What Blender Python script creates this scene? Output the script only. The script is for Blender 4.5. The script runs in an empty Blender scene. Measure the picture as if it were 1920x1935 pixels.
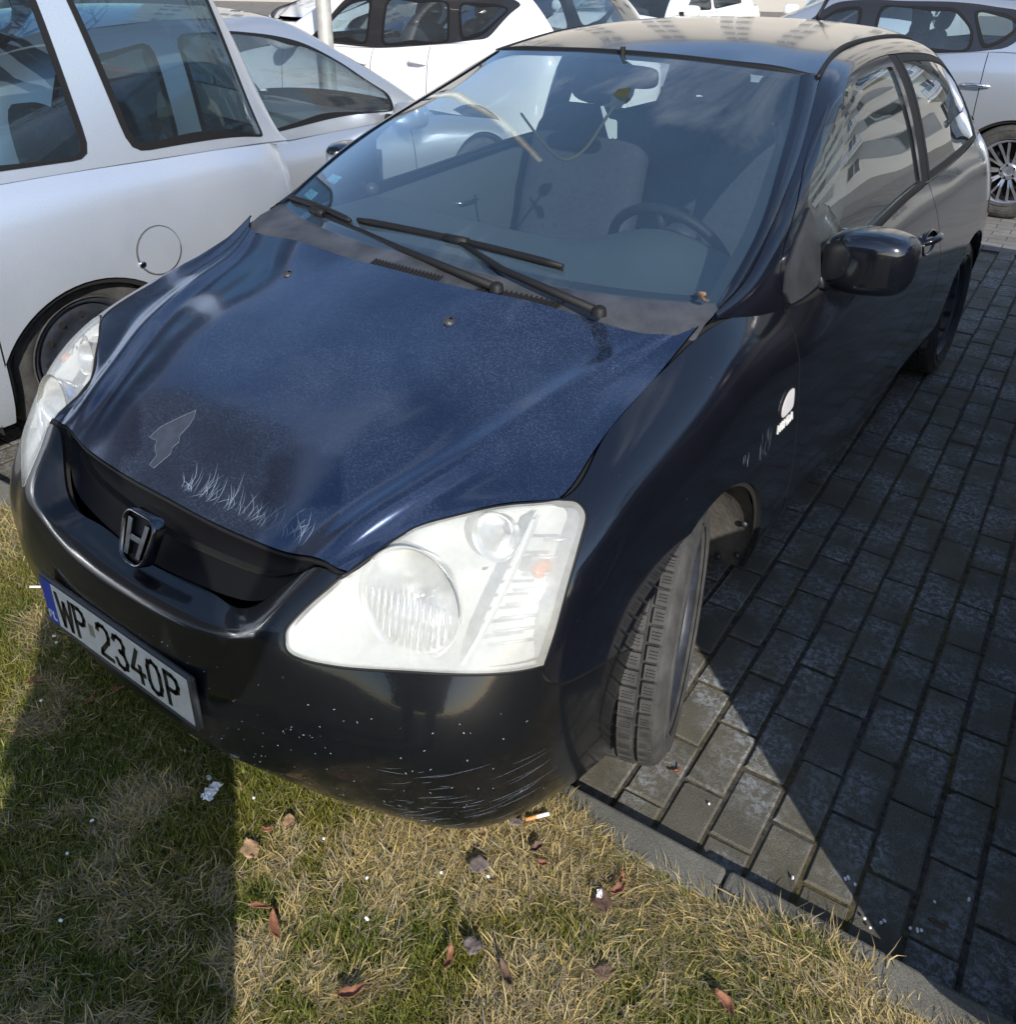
import bpy, bmesh, math, random
import numpy as np
from mathutils import Vector, Matrix
from mathutils.geometry import delaunay_2d_cdt
random.seed(7)
rng = np.random.default_rng(7)
SC = bpy.context.scene
COL = SC.collection
R_ = math.radians

# ------------------------------------------------------------------ camera
CAM = (1.4738, -0.6648, 1.6700)
RIGHT = Vector((0.80993369, 0.58645311, 0.00895330))
DOWN = Vector((0.25433570, -0.33741874, -0.90634538))
FWD = Vector((-0.52850806, 0.73635680, -0.42244277))
cam_d = bpy.data.cameras.new('camera')
cam = bpy.data.objects.new('camera', cam_d)
COL.objects.link(cam)
m = Matrix((( RIGHT.x, -DOWN.x, -FWD.x), (RIGHT.y, -DOWN.y, -FWD.y), (RIGHT.z, -DOWN.z, -FWD.z)))
cam.matrix_world = Matrix.Translation(CAM) @ m.to_4x4()
cam_d.sensor_fit = 'VERTICAL'
cam_d.sensor_height = 24.0
cam_d.lens = 24.0 * 1710.47 / 1935.0
cam_d.shift_x = (960 - 989.4) / 1935.0
cam_d.shift_y = (709.0 - 967.5) / 1935.0
cam_d.clip_start = 0.02
cam_d.clip_end = 2000
SC.camera = cam

# ------------------------------------------------------------------ world, sun, exposure
SUN_EL = 30.0
SUN_DIR = Vector((0.77 * math.cos(R_(SUN_EL)), -0.64 * math.cos(R_(SUN_EL)), math.sin(R_(SUN_EL)))).normalized()
w = bpy.data.worlds.new('World'); SC.world = w; w.use_nodes = True
nt = w.node_tree; nt.nodes.clear()
o_ = nt.nodes.new('ShaderNodeOutputWorld'); bg = nt.nodes.new('ShaderNodeBackground')
sky = nt.nodes.new('ShaderNodeTexSky'); sky.sky_type = 'NISHITA'; sky.sun_disc = False
sky.sun_elevation = R_(SUN_EL)
sky.sun_rotation = math.atan2(SUN_DIR.x, SUN_DIR.y)
sky.air_density = 1.0; sky.dust_density = 0.6; sky.ozone_density = 2.0
tc = nt.nodes.new('ShaderNodeTexCoord')
mp = nt.nodes.new('ShaderNodeMapping'); mp.inputs['Scale'].default_value = (1.0, 1.0, 2.6)
nz = nt.nodes.new('ShaderNodeTexNoise'); nz.inputs['Scale'].default_value = 2.1; nz.inputs['Detail'].default_value = 8
nz.inputs['Roughness'].default_value = 0.62
rp = nt.nodes.new('ShaderNodeValToRGB'); rp.color_ramp.elements[0].position = 0.56; rp.color_ramp.elements[1].position = 0.85
rp.color_ramp.elements[1].color = (0.75, 0.75, 0.75, 1)
mx = nt.nodes.new('ShaderNodeMix'); mx.data_type = 'RGBA'
mx.inputs[7].default_value = (9.0, 9.6, 10.5, 1)
nt.links.new(tc.outputs['Generated'], mp.inputs['Vector']); nt.links.new(mp.outputs[0], nz.inputs['Vector'])
nt.links.new(nz.outputs['Fac'], rp.inputs['Fac']); nt.links.new(rp.outputs['Color'], mx.inputs[0])
nt.links.new(sky.outputs[0], mx.inputs[6]); nt.links.new(mx.outputs[2], bg.inputs['Color'])
nt.links.new(bg.outputs[0], o_.inputs[0])
bg.inputs['Strength'].default_value = 0.15
sl = bpy.data.lights.new('sun', 'SUN'); sl.energy = 4.4; sl.angle = R_(0.53); sl.color = (1.0, 0.94, 0.85)
so = bpy.data.objects.new('sun', sl); COL.objects.link(so)
so.rotation_euler = SUN_DIR.to_track_quat('Z', 'Y').to_euler()
so.location = (20, -17, 25)
SC.view_settings.view_transform = 'Standard'; SC.view_settings.look = 'None'
SC.view_settings.gamma = 1.0; SC.view_settings.exposure = 0.48
try: SC.view_settings.use_curve_mapping = False
except Exception: pass
SC.render.engine = 'CYCLES'
SC.cycles.max_bounces = 10; SC.cycles.transparent_max_bounces = 24

# ------------------------------------------------------------------ object helpers
def empty(name, loc=(0, 0, 0), label=None, cat=None, group=None, rot=(0, 0, 0)):
    o = bpy.data.objects.new(name, None); COL.objects.link(o); o.location = loc; o.rotation_euler = rot
    tag(o, label, cat, group); return o
def tag(o, label=None, cat=None, group=None, kind=None):
    if label: o['label'] = label
    if cat: o['category'] = cat
    if group: o['group'] = group
    if kind: o['kind'] = kind
    return o
def link(name, me, mat=None, parent=None, smooth=False):
    if mat is not None:
        me.materials.clear()
        for q in (mat if isinstance(mat, (list, tuple)) else [mat]): me.materials.append(q)
    if smooth and len(me.polygons): me.polygons.foreach_set('use_smooth', [True] * len(me.polygons))
    o = bpy.data.objects.new(name, me); COL.objects.link(o)
    if parent is not None: o.parent = parent
    return o
def mesh(name, V, F, mat=None, parent=None, smooth=False, mirror=False, normals=None, mats=None):
    V = [tuple(map(float, v)) for v in V]
    if mirror:
        V = [(-x, y, z) for x, y, z in V]; F = [tuple(reversed(f)) for f in F]
        if normals is not None: normals = [(-a, b, c) for a, b, c in normals]
    me = bpy.data.meshes.new(name); me.from_pydata(V, [], [tuple(int(i) for i in f) for f in F]); me.update()
    o = link(name, me, mat, parent, smooth or normals is not None)
    if mats: me.polygons.foreach_set('material_index', mats)
    if normals is not None:
        me.normals_split_custom_set_from_vertices([tuple(map(float, n)) for n in normals])
    return o
class MB:
    "collects simple solids into one mesh"
    def __init__(s): s.V = []; s.F = []
    def add(s, V, F):
        k = len(s.V); s.V += [tuple(v) for v in V]; s.F += [tuple(i + k for i in f) for f in F]; return s
    def box(s, a, b, M=None, bev=0.0):
        x0, y0, z0 = a; x1, y1, z1 = b
        V = [(x0,y0,z0),(x1,y0,z0),(x1,y1,z0),(x0,y1,z0),(x0,y0,z1),(x1,y0,z1),(x1,y1,z1),(x0,y1,z1)]
        F = [(0,3,2,1),(4,5,6,7),(0,1,5,4),(1,2,6,5),(2,3,7,6),(3,0,4,7)]
        if M is not None: V = [tuple(M @ Vector(v)) for v in V]
        return s.add(V, F)
    def tube(s, pts, r, n=10, cap=True):
        pts = [Vector(q) for q in pts]; rs = r if isinstance(r, (list, tuple)) else [r] * len(pts)
        up = Vector((0, 0, 1)); V = []; F = []
        N = None
        for i, q in enumerate(pts):
            t = (pts[min(i + 1, len(pts) - 1)] - pts[max(i - 1, 0)]).normalized()
            if N is None:
                N = t.cross(up)
                if N.length < 1e-3: N = t.cross(Vector((1, 0, 0)))
            N = (N - t * N.dot(t)).normalized(); B = t.cross(N)
            for k in range(n):
                a = 2 * math.pi * k / n; V.append(tuple(q + (N * math.cos(a) + B * math.sin(a)) * rs[i]))
        for i in range(len(pts) - 1):
            for k in range(n):
                a = i * n + k; b = i * n + (k + 1) % n; F.append((a, b, b + n, a + n))
        if cap: F.append(tuple(reversed(range(n)))); F.append(tuple(range(len(V) - n, len(V))))
        return s.add(V, F)
    def lathe(s, prof, n=48, M=None, cap=False):
        "profile (axial, radius) about +X"
        V = []; F = []
        for a, r in prof:
            for k in range(n):
                t = 2 * math.pi * k / n; V.append((a, r * math.cos(t), r * math.sin(t)))
        for i in range(len(prof) - 1):
            for k in range(n):
                a = i * n + k; b = i * n + (k + 1) % n; F.append((a, b, b + n, a + n))
        if cap: F.append(tuple(reversed(range(n)))); F.append(tuple(range(len(V) - n, len(V))))
        if M is not None: V = [tuple(M @ Vector(v)) for v in V]
        return s.add(V, F)
    def build(s, name, mat=None, parent=None, smooth=False, bevel=0.0, mirror=False, angle=None):
        o = mesh(name, s.V, s.F, mat, parent, smooth, mirror)
        if bevel:
            md = o.modifiers.new('bevel', 'BEVEL'); md.width = bevel; md.segments = 2; md.limit_method = 'ANGLE'; md.angle_limit = R_(35)
        if angle:
            try: o.data.set_sharp_from_angle(angle=R_(angle))
            except Exception: pass
        return o

# ------------------------------------------------------------------ materials
MATS = {}
def nodes(name):
    mt = bpy.data.materials.new(name); mt.use_nodes = True; nt = mt.node_tree; nt.nodes.clear()
    out = nt.nodes.new('ShaderNodeOutputMaterial'); MATS[name] = mt
    return mt, nt, out
def N(nt, t, **kw):
    n = nt.nodes.new(t)
    for k, v in kw.items():
        if k.startswith('_'): setattr(n, k[1:], v)
        else: n.inputs[k.replace('__', ' ')].default_value = v
    return n
def L(nt, a, b): nt.links.new(a, b)
def ramp(nt, src, stops):
    r = nt.nodes.new('ShaderNodeValToRGB'); e = r.color_ramp.elements
    while len(e) > 1: e.remove(e[-1])
    e[0].position = stops[0][0]; e[0].color = c4(stops[0][1])
    for p, c in stops[1:]:
        q = e.new(p); q.color = c4(c)
    L(nt, src, r.inputs['Fac']); return r.outputs['Color']
def c4(c): return (c, c, c, 1) if isinstance(c, (int, float)) else (tuple(c) + (1,) if len(c) == 3 else tuple(c))
def coords(nt, kind='Object', scale=None):
    tc = nt.nodes.new('ShaderNodeTexCoord'); o = tc.outputs[kind]
    if scale is not None:
        mp = nt.nodes.new('ShaderNodeMapping'); mp.inputs['Scale'].default_value = scale if isinstance(scale, (tuple, list)) else (scale,) * 3
        L(nt, o, mp.inputs['Vector']); o = mp.outputs[0]
    return o
def noise(nt, vec, scale, detail=4, rough=0.6, dist=0.0):
    n = N(nt, 'ShaderNodeTexNoise', Scale=scale, Detail=detail, Roughness=rough, Distortion=dist)
    L(nt, vec, n.inputs['Vector']); return n.outputs['Fac']
def mix(nt, f, a, b, kind='RGBA', blend='MIX'):
    n = nt.nodes.new('ShaderNodeMix'); n.data_type = kind
    ia, ib, io = (6, 7, 2) if kind == 'RGBA' else (2, 3, 0)
    if kind == 'RGBA': n.blend_type = blend
    for i, v in ((0, f), (ia, a), (ib, b)):
        if hasattr(v, 'is_linked') or hasattr(v, 'node'): L(nt, v, n.inputs[i])
        else: n.inputs[i].default_value = (c4(v) if (kind == 'RGBA' and i) else v)
    return n.outputs[io]
def math_(nt, op, a, b=0.0, clamp=False):
    n = nt.nodes.new('ShaderNodeMath'); n.operation = op; n.use_clamp = clamp
    for i, v in ((0, a), (1, b)):
        if hasattr(v, 'node'): L(nt, v, n.inputs[i])
        else: n.inputs[i].default_value = v
    return n.outputs[0]
def bump(nt, h, strength=0.2, dist=0.01):
    b = N(nt, 'ShaderNodeBump', Strength=strength, Distance=dist); L(nt, h, b.inputs['Height']); return b.outputs[0]
def setin(nt, n, k, v):
    if hasattr(v, 'node'): L(nt, v, n.inputs[k])
    else: n.inputs[k].default_value = c4(v) if n.inputs[k].type == 'RGBA' else v
def princ(name, col=(.5,.5,.5), rough=0.5, metal=0.0, spec=0.5, coat=0.0, coatr=0.03, var=0.0, vscale=8.0, bmp=0.0, bscale=60.0, **kw):
    mt, nt, out = nodes(name); p = nt.nodes.new('ShaderNodeBsdfPrincipled'); L(nt, p.outputs[0], out.inputs[0])
    v = coords(nt)
    if var:
        f = noise(nt, v, vscale, 6); f = ramp(nt, f, [(0.3, 0.0), (0.7, 1.0)])
        a = tuple(x * (1 - var) for x in col); b = tuple(min(1, x * (1 + var)) for x in col)
        setin(nt, p, 'Base Color', mix(nt, f, a, b))
    else: setin(nt, p, 'Base Color', col)
    if bmp:
        L(nt, bump(nt, noise(nt, v, bscale, 5), bmp, 0.005), p.inputs['Normal'])
    setin(nt, p, 'Roughness', rough); setin(nt, p, 'Metallic', metal); setin(nt, p, 'Specular IOR Level', spec)
    setin(nt, p, 'Coat Weight', coat); setin(nt, p, 'Coat Roughness', coatr)
    for k, q in kw.items(): setin(nt, p, k.replace('_', ' '), q)
    return mt
def schlick(nt, f0=.045):
    "two-sided Fresnel for a thin pane"
    g = nt.nodes.new('ShaderNodeNewGeometry'); d = nt.nodes.new('ShaderNodeVectorMath'); d.operation = 'DOT_PRODUCT'
    L(nt, g.outputs['Incoming'], d.inputs[0]); L(nt, g.outputs['Normal'], d.inputs[1])
    c = math_(nt, 'SUBTRACT', 1.0, math_(nt, 'ABSOLUTE', d.outputs['Value'])); return math_(nt, 'ADD', math_(nt, 'MULTIPLY', math_(nt, 'POWER', c, 5.0), 1 - f0), f0)
def glass(name, tint=(.8, .85, .84), dust_veil=0.04, dust_veil_col=(.6, .65, .7), rough=0.0, ior=1.5, dscale=6.0, boost=1.0):
    mt, nt, out = nodes(name)
    fr = schlick(nt); g = N(nt, 'ShaderNodeBsdfGlossy', Roughness=rough); t = N(nt, 'ShaderNodeBsdfTransparent')
    t.inputs[0].default_value = c4(tint)
    m1 = nt.nodes.new('ShaderNodeMixShader')
    f = math_(nt, 'MULTIPLY', fr, 1.75 * boost, True)
    L(nt, f, m1.inputs[0]); L(nt, t.outputs[0], m1.inputs[1]); L(nt, g.outputs[0], m1.inputs[2])
    d = N(nt, 'ShaderNodeBsdfDiffuse'); d.inputs[0].default_value = c4(dust_veil_col)
    m2 = nt.nodes.new('ShaderNodeMixShader'); v = coords(nt)
    n1 = noise(nt, v, dscale, 6, 0.7); n2 = noise(nt, v, 240, 2, 0.5)
    sp = ramp(nt, n2, [(0.70, 0.0), (0.76, 1.0)])
    ff = math_(nt, 'MULTIPLY', ramp(nt, n1, [(0.3, 0.7), (0.75, 1.25)]), dust_veil)
    ff = math_(nt, 'ADD', ff, math_(nt, 'MULTIPLY', sp, dust_veil * 1.2), True)
    L(nt, ff, m2.inputs[0]); L(nt, m1.outputs[0], m2.inputs[1]); L(nt, d.outputs[0], m2.inputs[2]); L(nt, m2.outputs[0], out.inputs[0])
    return mt
#BEGIN_SURF
# ------------------------------------------------------------------ spline surfaces
def nat_second(t):
    n = len(t); h = np.diff(t); A = np.zeros((n, n)); B = np.zeros((n, n)); A[0, 0] = A[-1, -1] = 1
    for i in range(1, n - 1):
        A[i, i-1] = h[i-1] / 6; A[i, i] = (h[i-1] + h[i]) / 3; A[i, i+1] = h[i] / 6
        B[i, i-1] = 1 / h[i-1]; B[i, i] = -1 / h[i-1] - 1 / h[i]; B[i, i+1] = 1 / h[i]
    return np.linalg.solve(A, B)
class Basis:
    def __init__(s, t): s.t = np.asarray(t, float); s.M = nat_second(s.t); s.n = len(t)
    def __call__(s, x, der=0):
        x = np.atleast_1d(np.asarray(x, float)); k = np.clip(np.searchsorted(s.t, x, side='right') - 1, 0, s.n - 2)
        h = s.t[k+1] - s.t[k]; b = (x - s.t[k]) / h; a = 1 - b; W = np.zeros((len(x), s.n)); i = np.arange(len(x))
        if der == 0:
            W[i, k] += a; W[i, k+1] += b
            W += ((a**3 - a) * h * h / 6)[:, None] * s.M[k] + ((b**3 - b) * h * h / 6)[:, None] * s.M[k+1]
        else:
            W[i, k] -= 1 / h; W[i, k+1] += 1 / h
            W += ((1 - 3*a*a) * h / 6)[:, None] * s.M[k] + ((3*b*b - 1) * h / 6)[:, None] * s.M[k+1]
        return W
class Surf:
    "C2 tensor-product surface through a grid of points P[col][row]"
    def __init__(s, P, out=None):
        s.P = np.array(P, float); nu, nv, _ = s.P.shape
        du = np.linalg.norm(np.diff(s.P, axis=0), axis=2).mean(1); dv = np.linalg.norm(np.diff(s.P, axis=1), axis=2).mean(0)
        s.tu = np.concatenate([[0], np.cumsum(du)]); s.tv = np.concatenate([[0], np.cumsum(dv)])
        s.bu = Basis(s.tu); s.bv = Basis(s.tv); s.sgn = 1.0
        ku = np.interp(np.arange(0, nu - 1 + 1e-6, .125), np.arange(nu), s.tu); kv = np.interp(np.arange(0, nv - 1 + 1e-6, .125), np.arange(nv), s.tv)
        U, Vv = np.meshgrid(ku, kv, indexing='ij'); s.su = U.ravel(); s.sv = Vv.ravel(); s.sp = s.ev(s.su, s.sv)
        if out is not None:
            c = s.ev([s.tu[nu//2]], [s.tv[nv//2]])[0]; n = s.nrm([s.tu[nu//2]], [s.tv[nv//2]])[0]
            if np.dot(n, np.array(out)) < 0: s.sgn = -1.0
    def shift(s, i0):
        s.tu = s.tu - s.tu[i0]; s.bu = Basis(s.tu)
        nu = len(s.tu); nv = len(s.tv)
        ku = np.interp(np.arange(0, nu - 1 + 1e-6, .125), np.arange(nu), s.tu); kv = np.interp(np.arange(0, nv - 1 + 1e-6, .125), np.arange(nv), s.tv)
        U, Vv = np.meshgrid(ku, kv, indexing='ij'); s.su = U.ravel(); s.sv = Vv.ravel(); s.sp = s.ev(s.su, s.sv); return s
    def ev(s, u, v, a=0, b=0):
        out = []
        u = np.atleast_1d(u); v = np.atleast_1d(v)
        for k in range(0, len(u), 4000):
            U = s.bu(u[k:k+4000], a); W = s.bv(v[k:k+4000], b)
            out.append(np.einsum('ni,nj,ijk->nk', U, W, s.P, optimize=True))
        return np.concatenate(out)
    def nrm(s, u, v):
        n = np.cross(s.ev(u, v, 1, 0), s.ev(u, v, 0, 1)); return s.sgn * n / np.maximum(np.linalg.norm(n, axis=1), 1e-9)[:, None]
    def inv(s, pts, axes, mask=None):
        "find (u,v) whose coordinates on the given axes equal pts; mask limits the start samples"
        pts = np.array(pts, float); sp = s.sp[:, axes]; idx = np.arange(len(sp)) if mask is None else np.nonzero(mask(s.sp, s.su))[0]
        res = []
        for q in pts:
            k = idx[np.argmin(((sp[idx] - q)**2).sum(1))]; u, v = s.su[k], s.sv[k]
            for _ in range(12):
                P0 = s.ev([u], [v])[0]; J = np.stack([s.ev([u], [v], 1, 0)[0][axes], s.ev([u], [v], 0, 1)[0][axes]], 1)
                d = np.linalg.lstsq(J, q - P0[axes], rcond=None)[0]; d = np.clip(d, -.06, .06)
                u = min(max(u + d[0], s.tu[0]), s.tu[-1]); v = min(max(v + d[1], s.tv[0]), s.tv[-1])
                if abs(d).max() < 1e-7: break
            res.append((u, v))
        return np.array(res)
    def inv3(s, pts, mask=None): return s.inv(pts, [0, 1, 2], mask)
def crom(pts, n=8, closed=False):
    P = np.array(pts, float)
    if len(P) < 3: 
        t = np.linspace(0, 1, n + 1)[:, None]; return P[0] * (1 - t) + P[1] * t
    d = np.linalg.norm(np.diff(P, axis=0), axis=1)**.5; t = np.concatenate([[0], np.cumsum(np.maximum(d, 1e-6))]); b = Basis(t)
    x = np.concatenate([np.linspace(t[i], t[i+1], n, endpoint=False) for i in range(len(t) - 1)] + [[t[-1]]])
    return b(x) @ P
def loop(*pieces, n=8):
    "closed outline: each piece is smoothed, the joins stay corners"
    out = []
    for q in pieces: out.append(crom(q, n)[:-1])
    return np.concatenate(out)
def resample(P, h):
    P = np.array(P, float); out = []
    for a, b in zip(P, np.roll(P, -1, axis=0)):
        k = max(1, int(round(np.linalg.norm(b - a) / h))); out += [a + (b - a) * i / k for i in range(k)]
    return np.array(out)
#END_SURF
def inpoly(pt, poly):
    x, y = pt[:, 0], pt[:, 1]; r = np.zeros(len(pt), bool); q = np.roll(poly, 1, axis=0)
    for (x1, y1), (x2, y2) in zip(poly, q):
        c = ((y1 > y) != (y2 > y)); 
        with np.errstate(divide='ignore', invalid='ignore'):
            r ^= c & (x < (x2 - x1) * (y - y1) / (y2 - y1 + 1e-15) + x1)
    return r
def dist_poly(pt, poly):
    d = np.full(len(pt), 1e9)
    for a, b in zip(poly, np.roll(poly, -1, axis=0)):
        e = b - a; l = max((e**2).sum(), 1e-12); t = np.clip(((pt - a) @ e) / l, 0, 1); d = np.minimum(d, np.linalg.norm(pt - a - t[:, None] * e, axis=1))
    return d
def panel(name, s, outl, mat, parent=None, holes=(), h=0.025, gap=0.0018, lip=0.010, flange=0.012, mirror=False, both=False,
          off=0.0, flangemat=None, edge=None):
    """triangulated trimmed piece of surface s (outl and holes in uv), its edge drawn in by gap, turned down by lip and out by flange"""
    loops = []
    for lp, hole in [(outl, False)] + [(q, True) for q in holes]:
        lp = np.array(lp, float)
        keep = [0]
        for i in range(1, len(lp)):
            if np.linalg.norm(lp[i] - lp[keep[-1]]) > 1e-4: keep.append(i)
        if np.linalg.norm(lp[keep[-1]] - lp[keep[0]]) < 1e-4: keep = keep[:-1]
        lp = resample(lp[keep], h * (edge or 0.6))
        a = 0.5 * np.sum(lp[:, 0] * np.roll(lp[:, 1], -1) - np.roll(lp[:, 0], -1) * lp[:, 1])
        if (a < 0) != hole: lp = lp[::-1]
        # inward shift in metres
        t = np.roll(lp, -1, axis=0) - np.roll(lp, 1, axis=0); Su = s.ev(lp[:, 0], lp[:, 1], 1, 0); Sv = s.ev(lp[:, 0], lp[:, 1], 0, 1)
        T = Su * t[:, :1] + Sv * t[:, 1:]; T /= np.maximum(np.linalg.norm(T, axis=1), 1e-9)[:, None]
        nn = np.cross(Su, Sv); nn /= np.maximum(np.linalg.norm(nn, axis=1), 1e-9)[:, None]; I = np.cross(nn, T)
        G = I * gap
        E = (Su * Su).sum(1); Fm = (Su * Sv).sum(1); Gm = (Sv * Sv).sum(1); b1 = (Su * G).sum(1); b2 = (Sv * G).sum(1)
        D = np.maximum(E * Gm - Fm * Fm, 1e-12)
        lp2 = lp + np.stack([(Gm * b1 - Fm * b2) / D, (E * b2 - Fm * b1) / D], 1)
        loops.append((lp2, hole, I))
    o0 = loops[0][0]; u0, v0 = o0.min(0); u1, v1 = o0.max(0)
    gu, gv = np.meshgrid(np.arange(u0, u1, h), np.arange(v0, v1, h), indexing='ij'); g = np.stack([gu.ravel(), gv.ravel()], 1)
    g[:, 0] += (np.arange(len(g)) % 2) * 1e-5
    g = g[inpoly(g, o0) & (dist_poly(g, o0) > h * 0.45)]
    for lp, hole, _ in loops[1:]:
        g = g[~inpoly(g, lp) & (dist_poly(g, lp) > h * 0.45)]
    pts = []; edges = []
    for lp, hole, _ in loops:
        k = len(pts); n = len(lp); pts += lp.tolist(); edges += [(k + i, k + (i + 1) % n) for i in range(n)]
    nb = len(pts); pts += g.tolist()
    vo, _, fo, ov, _, _ = delaunay_2d_cdt([Vector(q) for q in pts], edges, [], 0, 1e-6)
    uv = np.array([tuple(q) for q in vo]); F = np.array([tuple(f) for f in fo if len(f) == 3])
    c = uv[F].mean(1); ok = inpoly(c, o0)
    for lp, hole, _ in loops[1:]: ok &= ~inpoly(c, lp)
    F = F[ok]
    P = s.ev(uv[:, 0], uv[:, 1]); Nn = s.nrm(uv[:, 0], uv[:, 1]); P = P + Nn * off
    e1 = P[F[:, 1]] - P[F[:, 0]]; e2 = P[F[:, 2]] - P[F[:, 0]]; fn = np.cross(e1, e2)
    flip = (fn * Nn[F[:, 0]]).sum(1) < 0; F[flip] = F[flip][:, ::-1]
    V = P.tolist(); NN = Nn.tolist(); FF = [tuple(f) for f in F]; mi = [0] * len(FF)
    if lip > 0:
        inv = {}
        for i, src in enumerate(ov):
            for q in src: inv[q] = i
        k0 = 0
        for lp, hole, I in loops:
            n = len(lp); ids = [inv.get(k0 + i) for i in range(n)]; k0 += n
            pb = P[ids]; nb_ = Nn[ids]
            a = len(V); V += (pb).tolist(); NN += (-I).tolist()
            b = len(V); V += (pb - nb_ * lip).tolist(); NN += (-I).tolist()
            rings = [(a, b)]
            if flange > 0:
                c_ = len(V); V += (pb - nb_ * lip).tolist(); NN += nb_.tolist()
                d_ = len(V); V += (pb - nb_ * (lip + .002) - I * flange).tolist(); NN += nb_.tolist(); rings.append((c_, d_))
            for (x, y) in rings:
                for i in range(n):
                    j = (i + 1) % n; FF.append((x + i, x + j, y + j, y + i)[::-1] if True else None); mi.append(1 if flangemat else 0)
    mats = [mat, flangemat] if flangemat else [mat]
    res = [mesh(name, V, FF, mats, parent, True, mirror, NN, mi if flangemat else None)]
    if both: res.append(mesh(name, V, FF, mats, parent, True, not mirror, NN, mi if flangemat else None))
    return res if both else res[0]
# ------------------------------------------------------------------ car materials
def car_paint(name, col, rough=0.25, metal=0.3, coat=1.0, coatr=0.02, dust_veil=0.0, dust_veil_col=(.25,.26,.28), speck=0.0, spec=0.5):
    mt, nt, out = nodes(name); p = nt.nodes.new('ShaderNodeBsdfPrincipled'); L(nt, p.outputs[0], out.inputs[0]); v = coords(nt)
    p.inputs['Metallic'].default_value = metal; p.inputs['Specular IOR Level'].default_value = spec
    p.inputs['Coat Weight'].default_value = coat; p.inputs['Coat IOR'].default_value = 1.55
    if dust_veil or speck:
        n1 = ramp(nt, noise(nt, v, 3.2, 6, 0.65, 0.4), [(0.35, 0.25), (0.72, 1.0)])
        n2 = ramp(nt, noise(nt, v, 260, 3, 0.7), [(0.50, 0.0), (0.62, 1.0)])
        n3 = ramp(nt, noise(nt, v, 95, 2, 0.5), [(0.76, 0.0), (0.80, 1.0)])
        f = math_(nt, 'MULTIPLY', math_(nt, 'MULTIPLY', n1, math_(nt, 'ADD', math_(nt, 'MULTIPLY', n2, 0.8), 0.35)), dust_veil)
        f = math_(nt, 'ADD', f, math_(nt, 'MULTIPLY', n3, speck), True)
        setin(nt, p, 'Base Color', mix(nt, f, col, dust_veil_col))
        setin(nt, p, 'Metallic', mix(nt, f, metal, 0.0, 'FLOAT'))
        setin(nt, p, 'Coat Roughness', mix(nt, math_(nt, 'MULTIPLY', f, 3.0, True), coatr, min(0.35, coatr + 0.16), 'FLOAT'))
        L(nt, bump(nt, n2, 0.02 + 0.05 * dust_veil, 0.001), p.inputs['Coat Normal'])
    else: setin(nt, p, 'Base Color', col); setin(nt, p, 'Coat Roughness', coatr)
    setin(nt, p, 'Roughness', rough); return mt
BLK = (.004, .0055, .011)
M_hood = car_paint('dusty_black_paint', (.036, .058, .115), 0.18, 0.92, 1.0, 0.03, 0.62, (.085, .11, .165), 0.30, 1.0)  # blue in the metallic base stands in for stronger reflected sky
M_body = car_paint('black_paint', (.004, .005, .009), 0.16, 0.2, 1.0, 0.015, 0.03, (.2, .22, .25), 0.25)
M_bumper = car_paint('scuffed_black_paint', (.003, .0035, .005), 0.3, 0.0, 0.62, 0.03, 0.02, (.25, .26, .28), 0.2, 0.25)
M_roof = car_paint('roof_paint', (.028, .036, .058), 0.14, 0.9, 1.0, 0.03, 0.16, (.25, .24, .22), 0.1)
M_flap = princ('flap_shadow', (.05, .05, .055), .8)
M_trim = princ('black_rubber', (.008, .008, .009), 0.6, spec=.3, bmp=0.1, bscale=300)
M_plastic = princ('grey_black_plastic', (.030, .032, .036), 0.42, var=0.25, vscale=14, bmp=0.15, bscale=500)
M_cowl = princ('dusty_cowl_plastic', (.050, .052, .058), 0.38, var=0.5, vscale=9, bmp=0.2, bscale=420)
M_dark = princ('black_void', (.004, .004, .004), 0.9)
M_ws = glass('windscreen_glass', (.84, .91, .93), 0.10, (.13, .24, .38), 0.0, 1.5, 2.0, 1.7)  # dusty veil, tinted blue to stand in for reflected sky
M_sideglass = glass('side_window_glass', (.78, .86, .84), 0.03, (.4, .45, .45), 0.0, 1.5, 5.0, 1.15)
M_vanglass = glass('tinted_window_glass', (.42, .54, .60), 0.02, (.4, .45, .5), 0.0, 1.5, 5.0, 1.2)
M_farglass = glass('car_window_glass', (.66, .76, .80), 0.04, (.5, .6, .7), 0.0, 1.5, 5.0, 1.2)
M_chrome = princ('chrome', (.75, .75, .76), 0.10, 1.0)
M_darkchrome = princ('worn_chrome', (.10, .105, .12), 0.16, 1.0, var=0.4, vscale=60)
M_rubber = princ('tyre_rubber', (.042, .041, .039), 0.75, var=0.45, vscale=22, bmp=0.35, bscale=220)
M_rubberdust = princ('dusty_tyre_wall', (.042, .041, .040), 0.8, var=0.5, vscale=16, bmp=0.3, bscale=160)
M_steel = princ('dirty_steel_rim', (.028, .033, .044), 0.45, 0.2, var=0.4, vscale=20, bmp=0.1, bscale=80)
M_rust = princ('rusty_steel', (.062, .045, .040), 0.75, var=0.5, vscale=40, bmp=0.3, bscale=150)
M_alloy = princ('alloy_wheel', (.46, .47, .50), 0.28, 0.85)
M_liner = princ('muddy_wheel_liner', (.075, .068, .060), 0.9, var=0.6, vscale=9, bmp=0.6, bscale=60)
M_seat = princ('seat_cloth', (.030, .034, .045), 0.9, var=0.2, vscale=60, bmp=0.3, bscale=400)
M_dash = princ('dashboard_plastic', (.045, .055, .058), 0.6, bmp=0.2, bscale=600)
M_lining = princ('roof_lining', (.22, .23, .24), 0.9)
M_white = princ('white_paint_trim', (.78, .78, .78), 0.3, coat=0.5)
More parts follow.
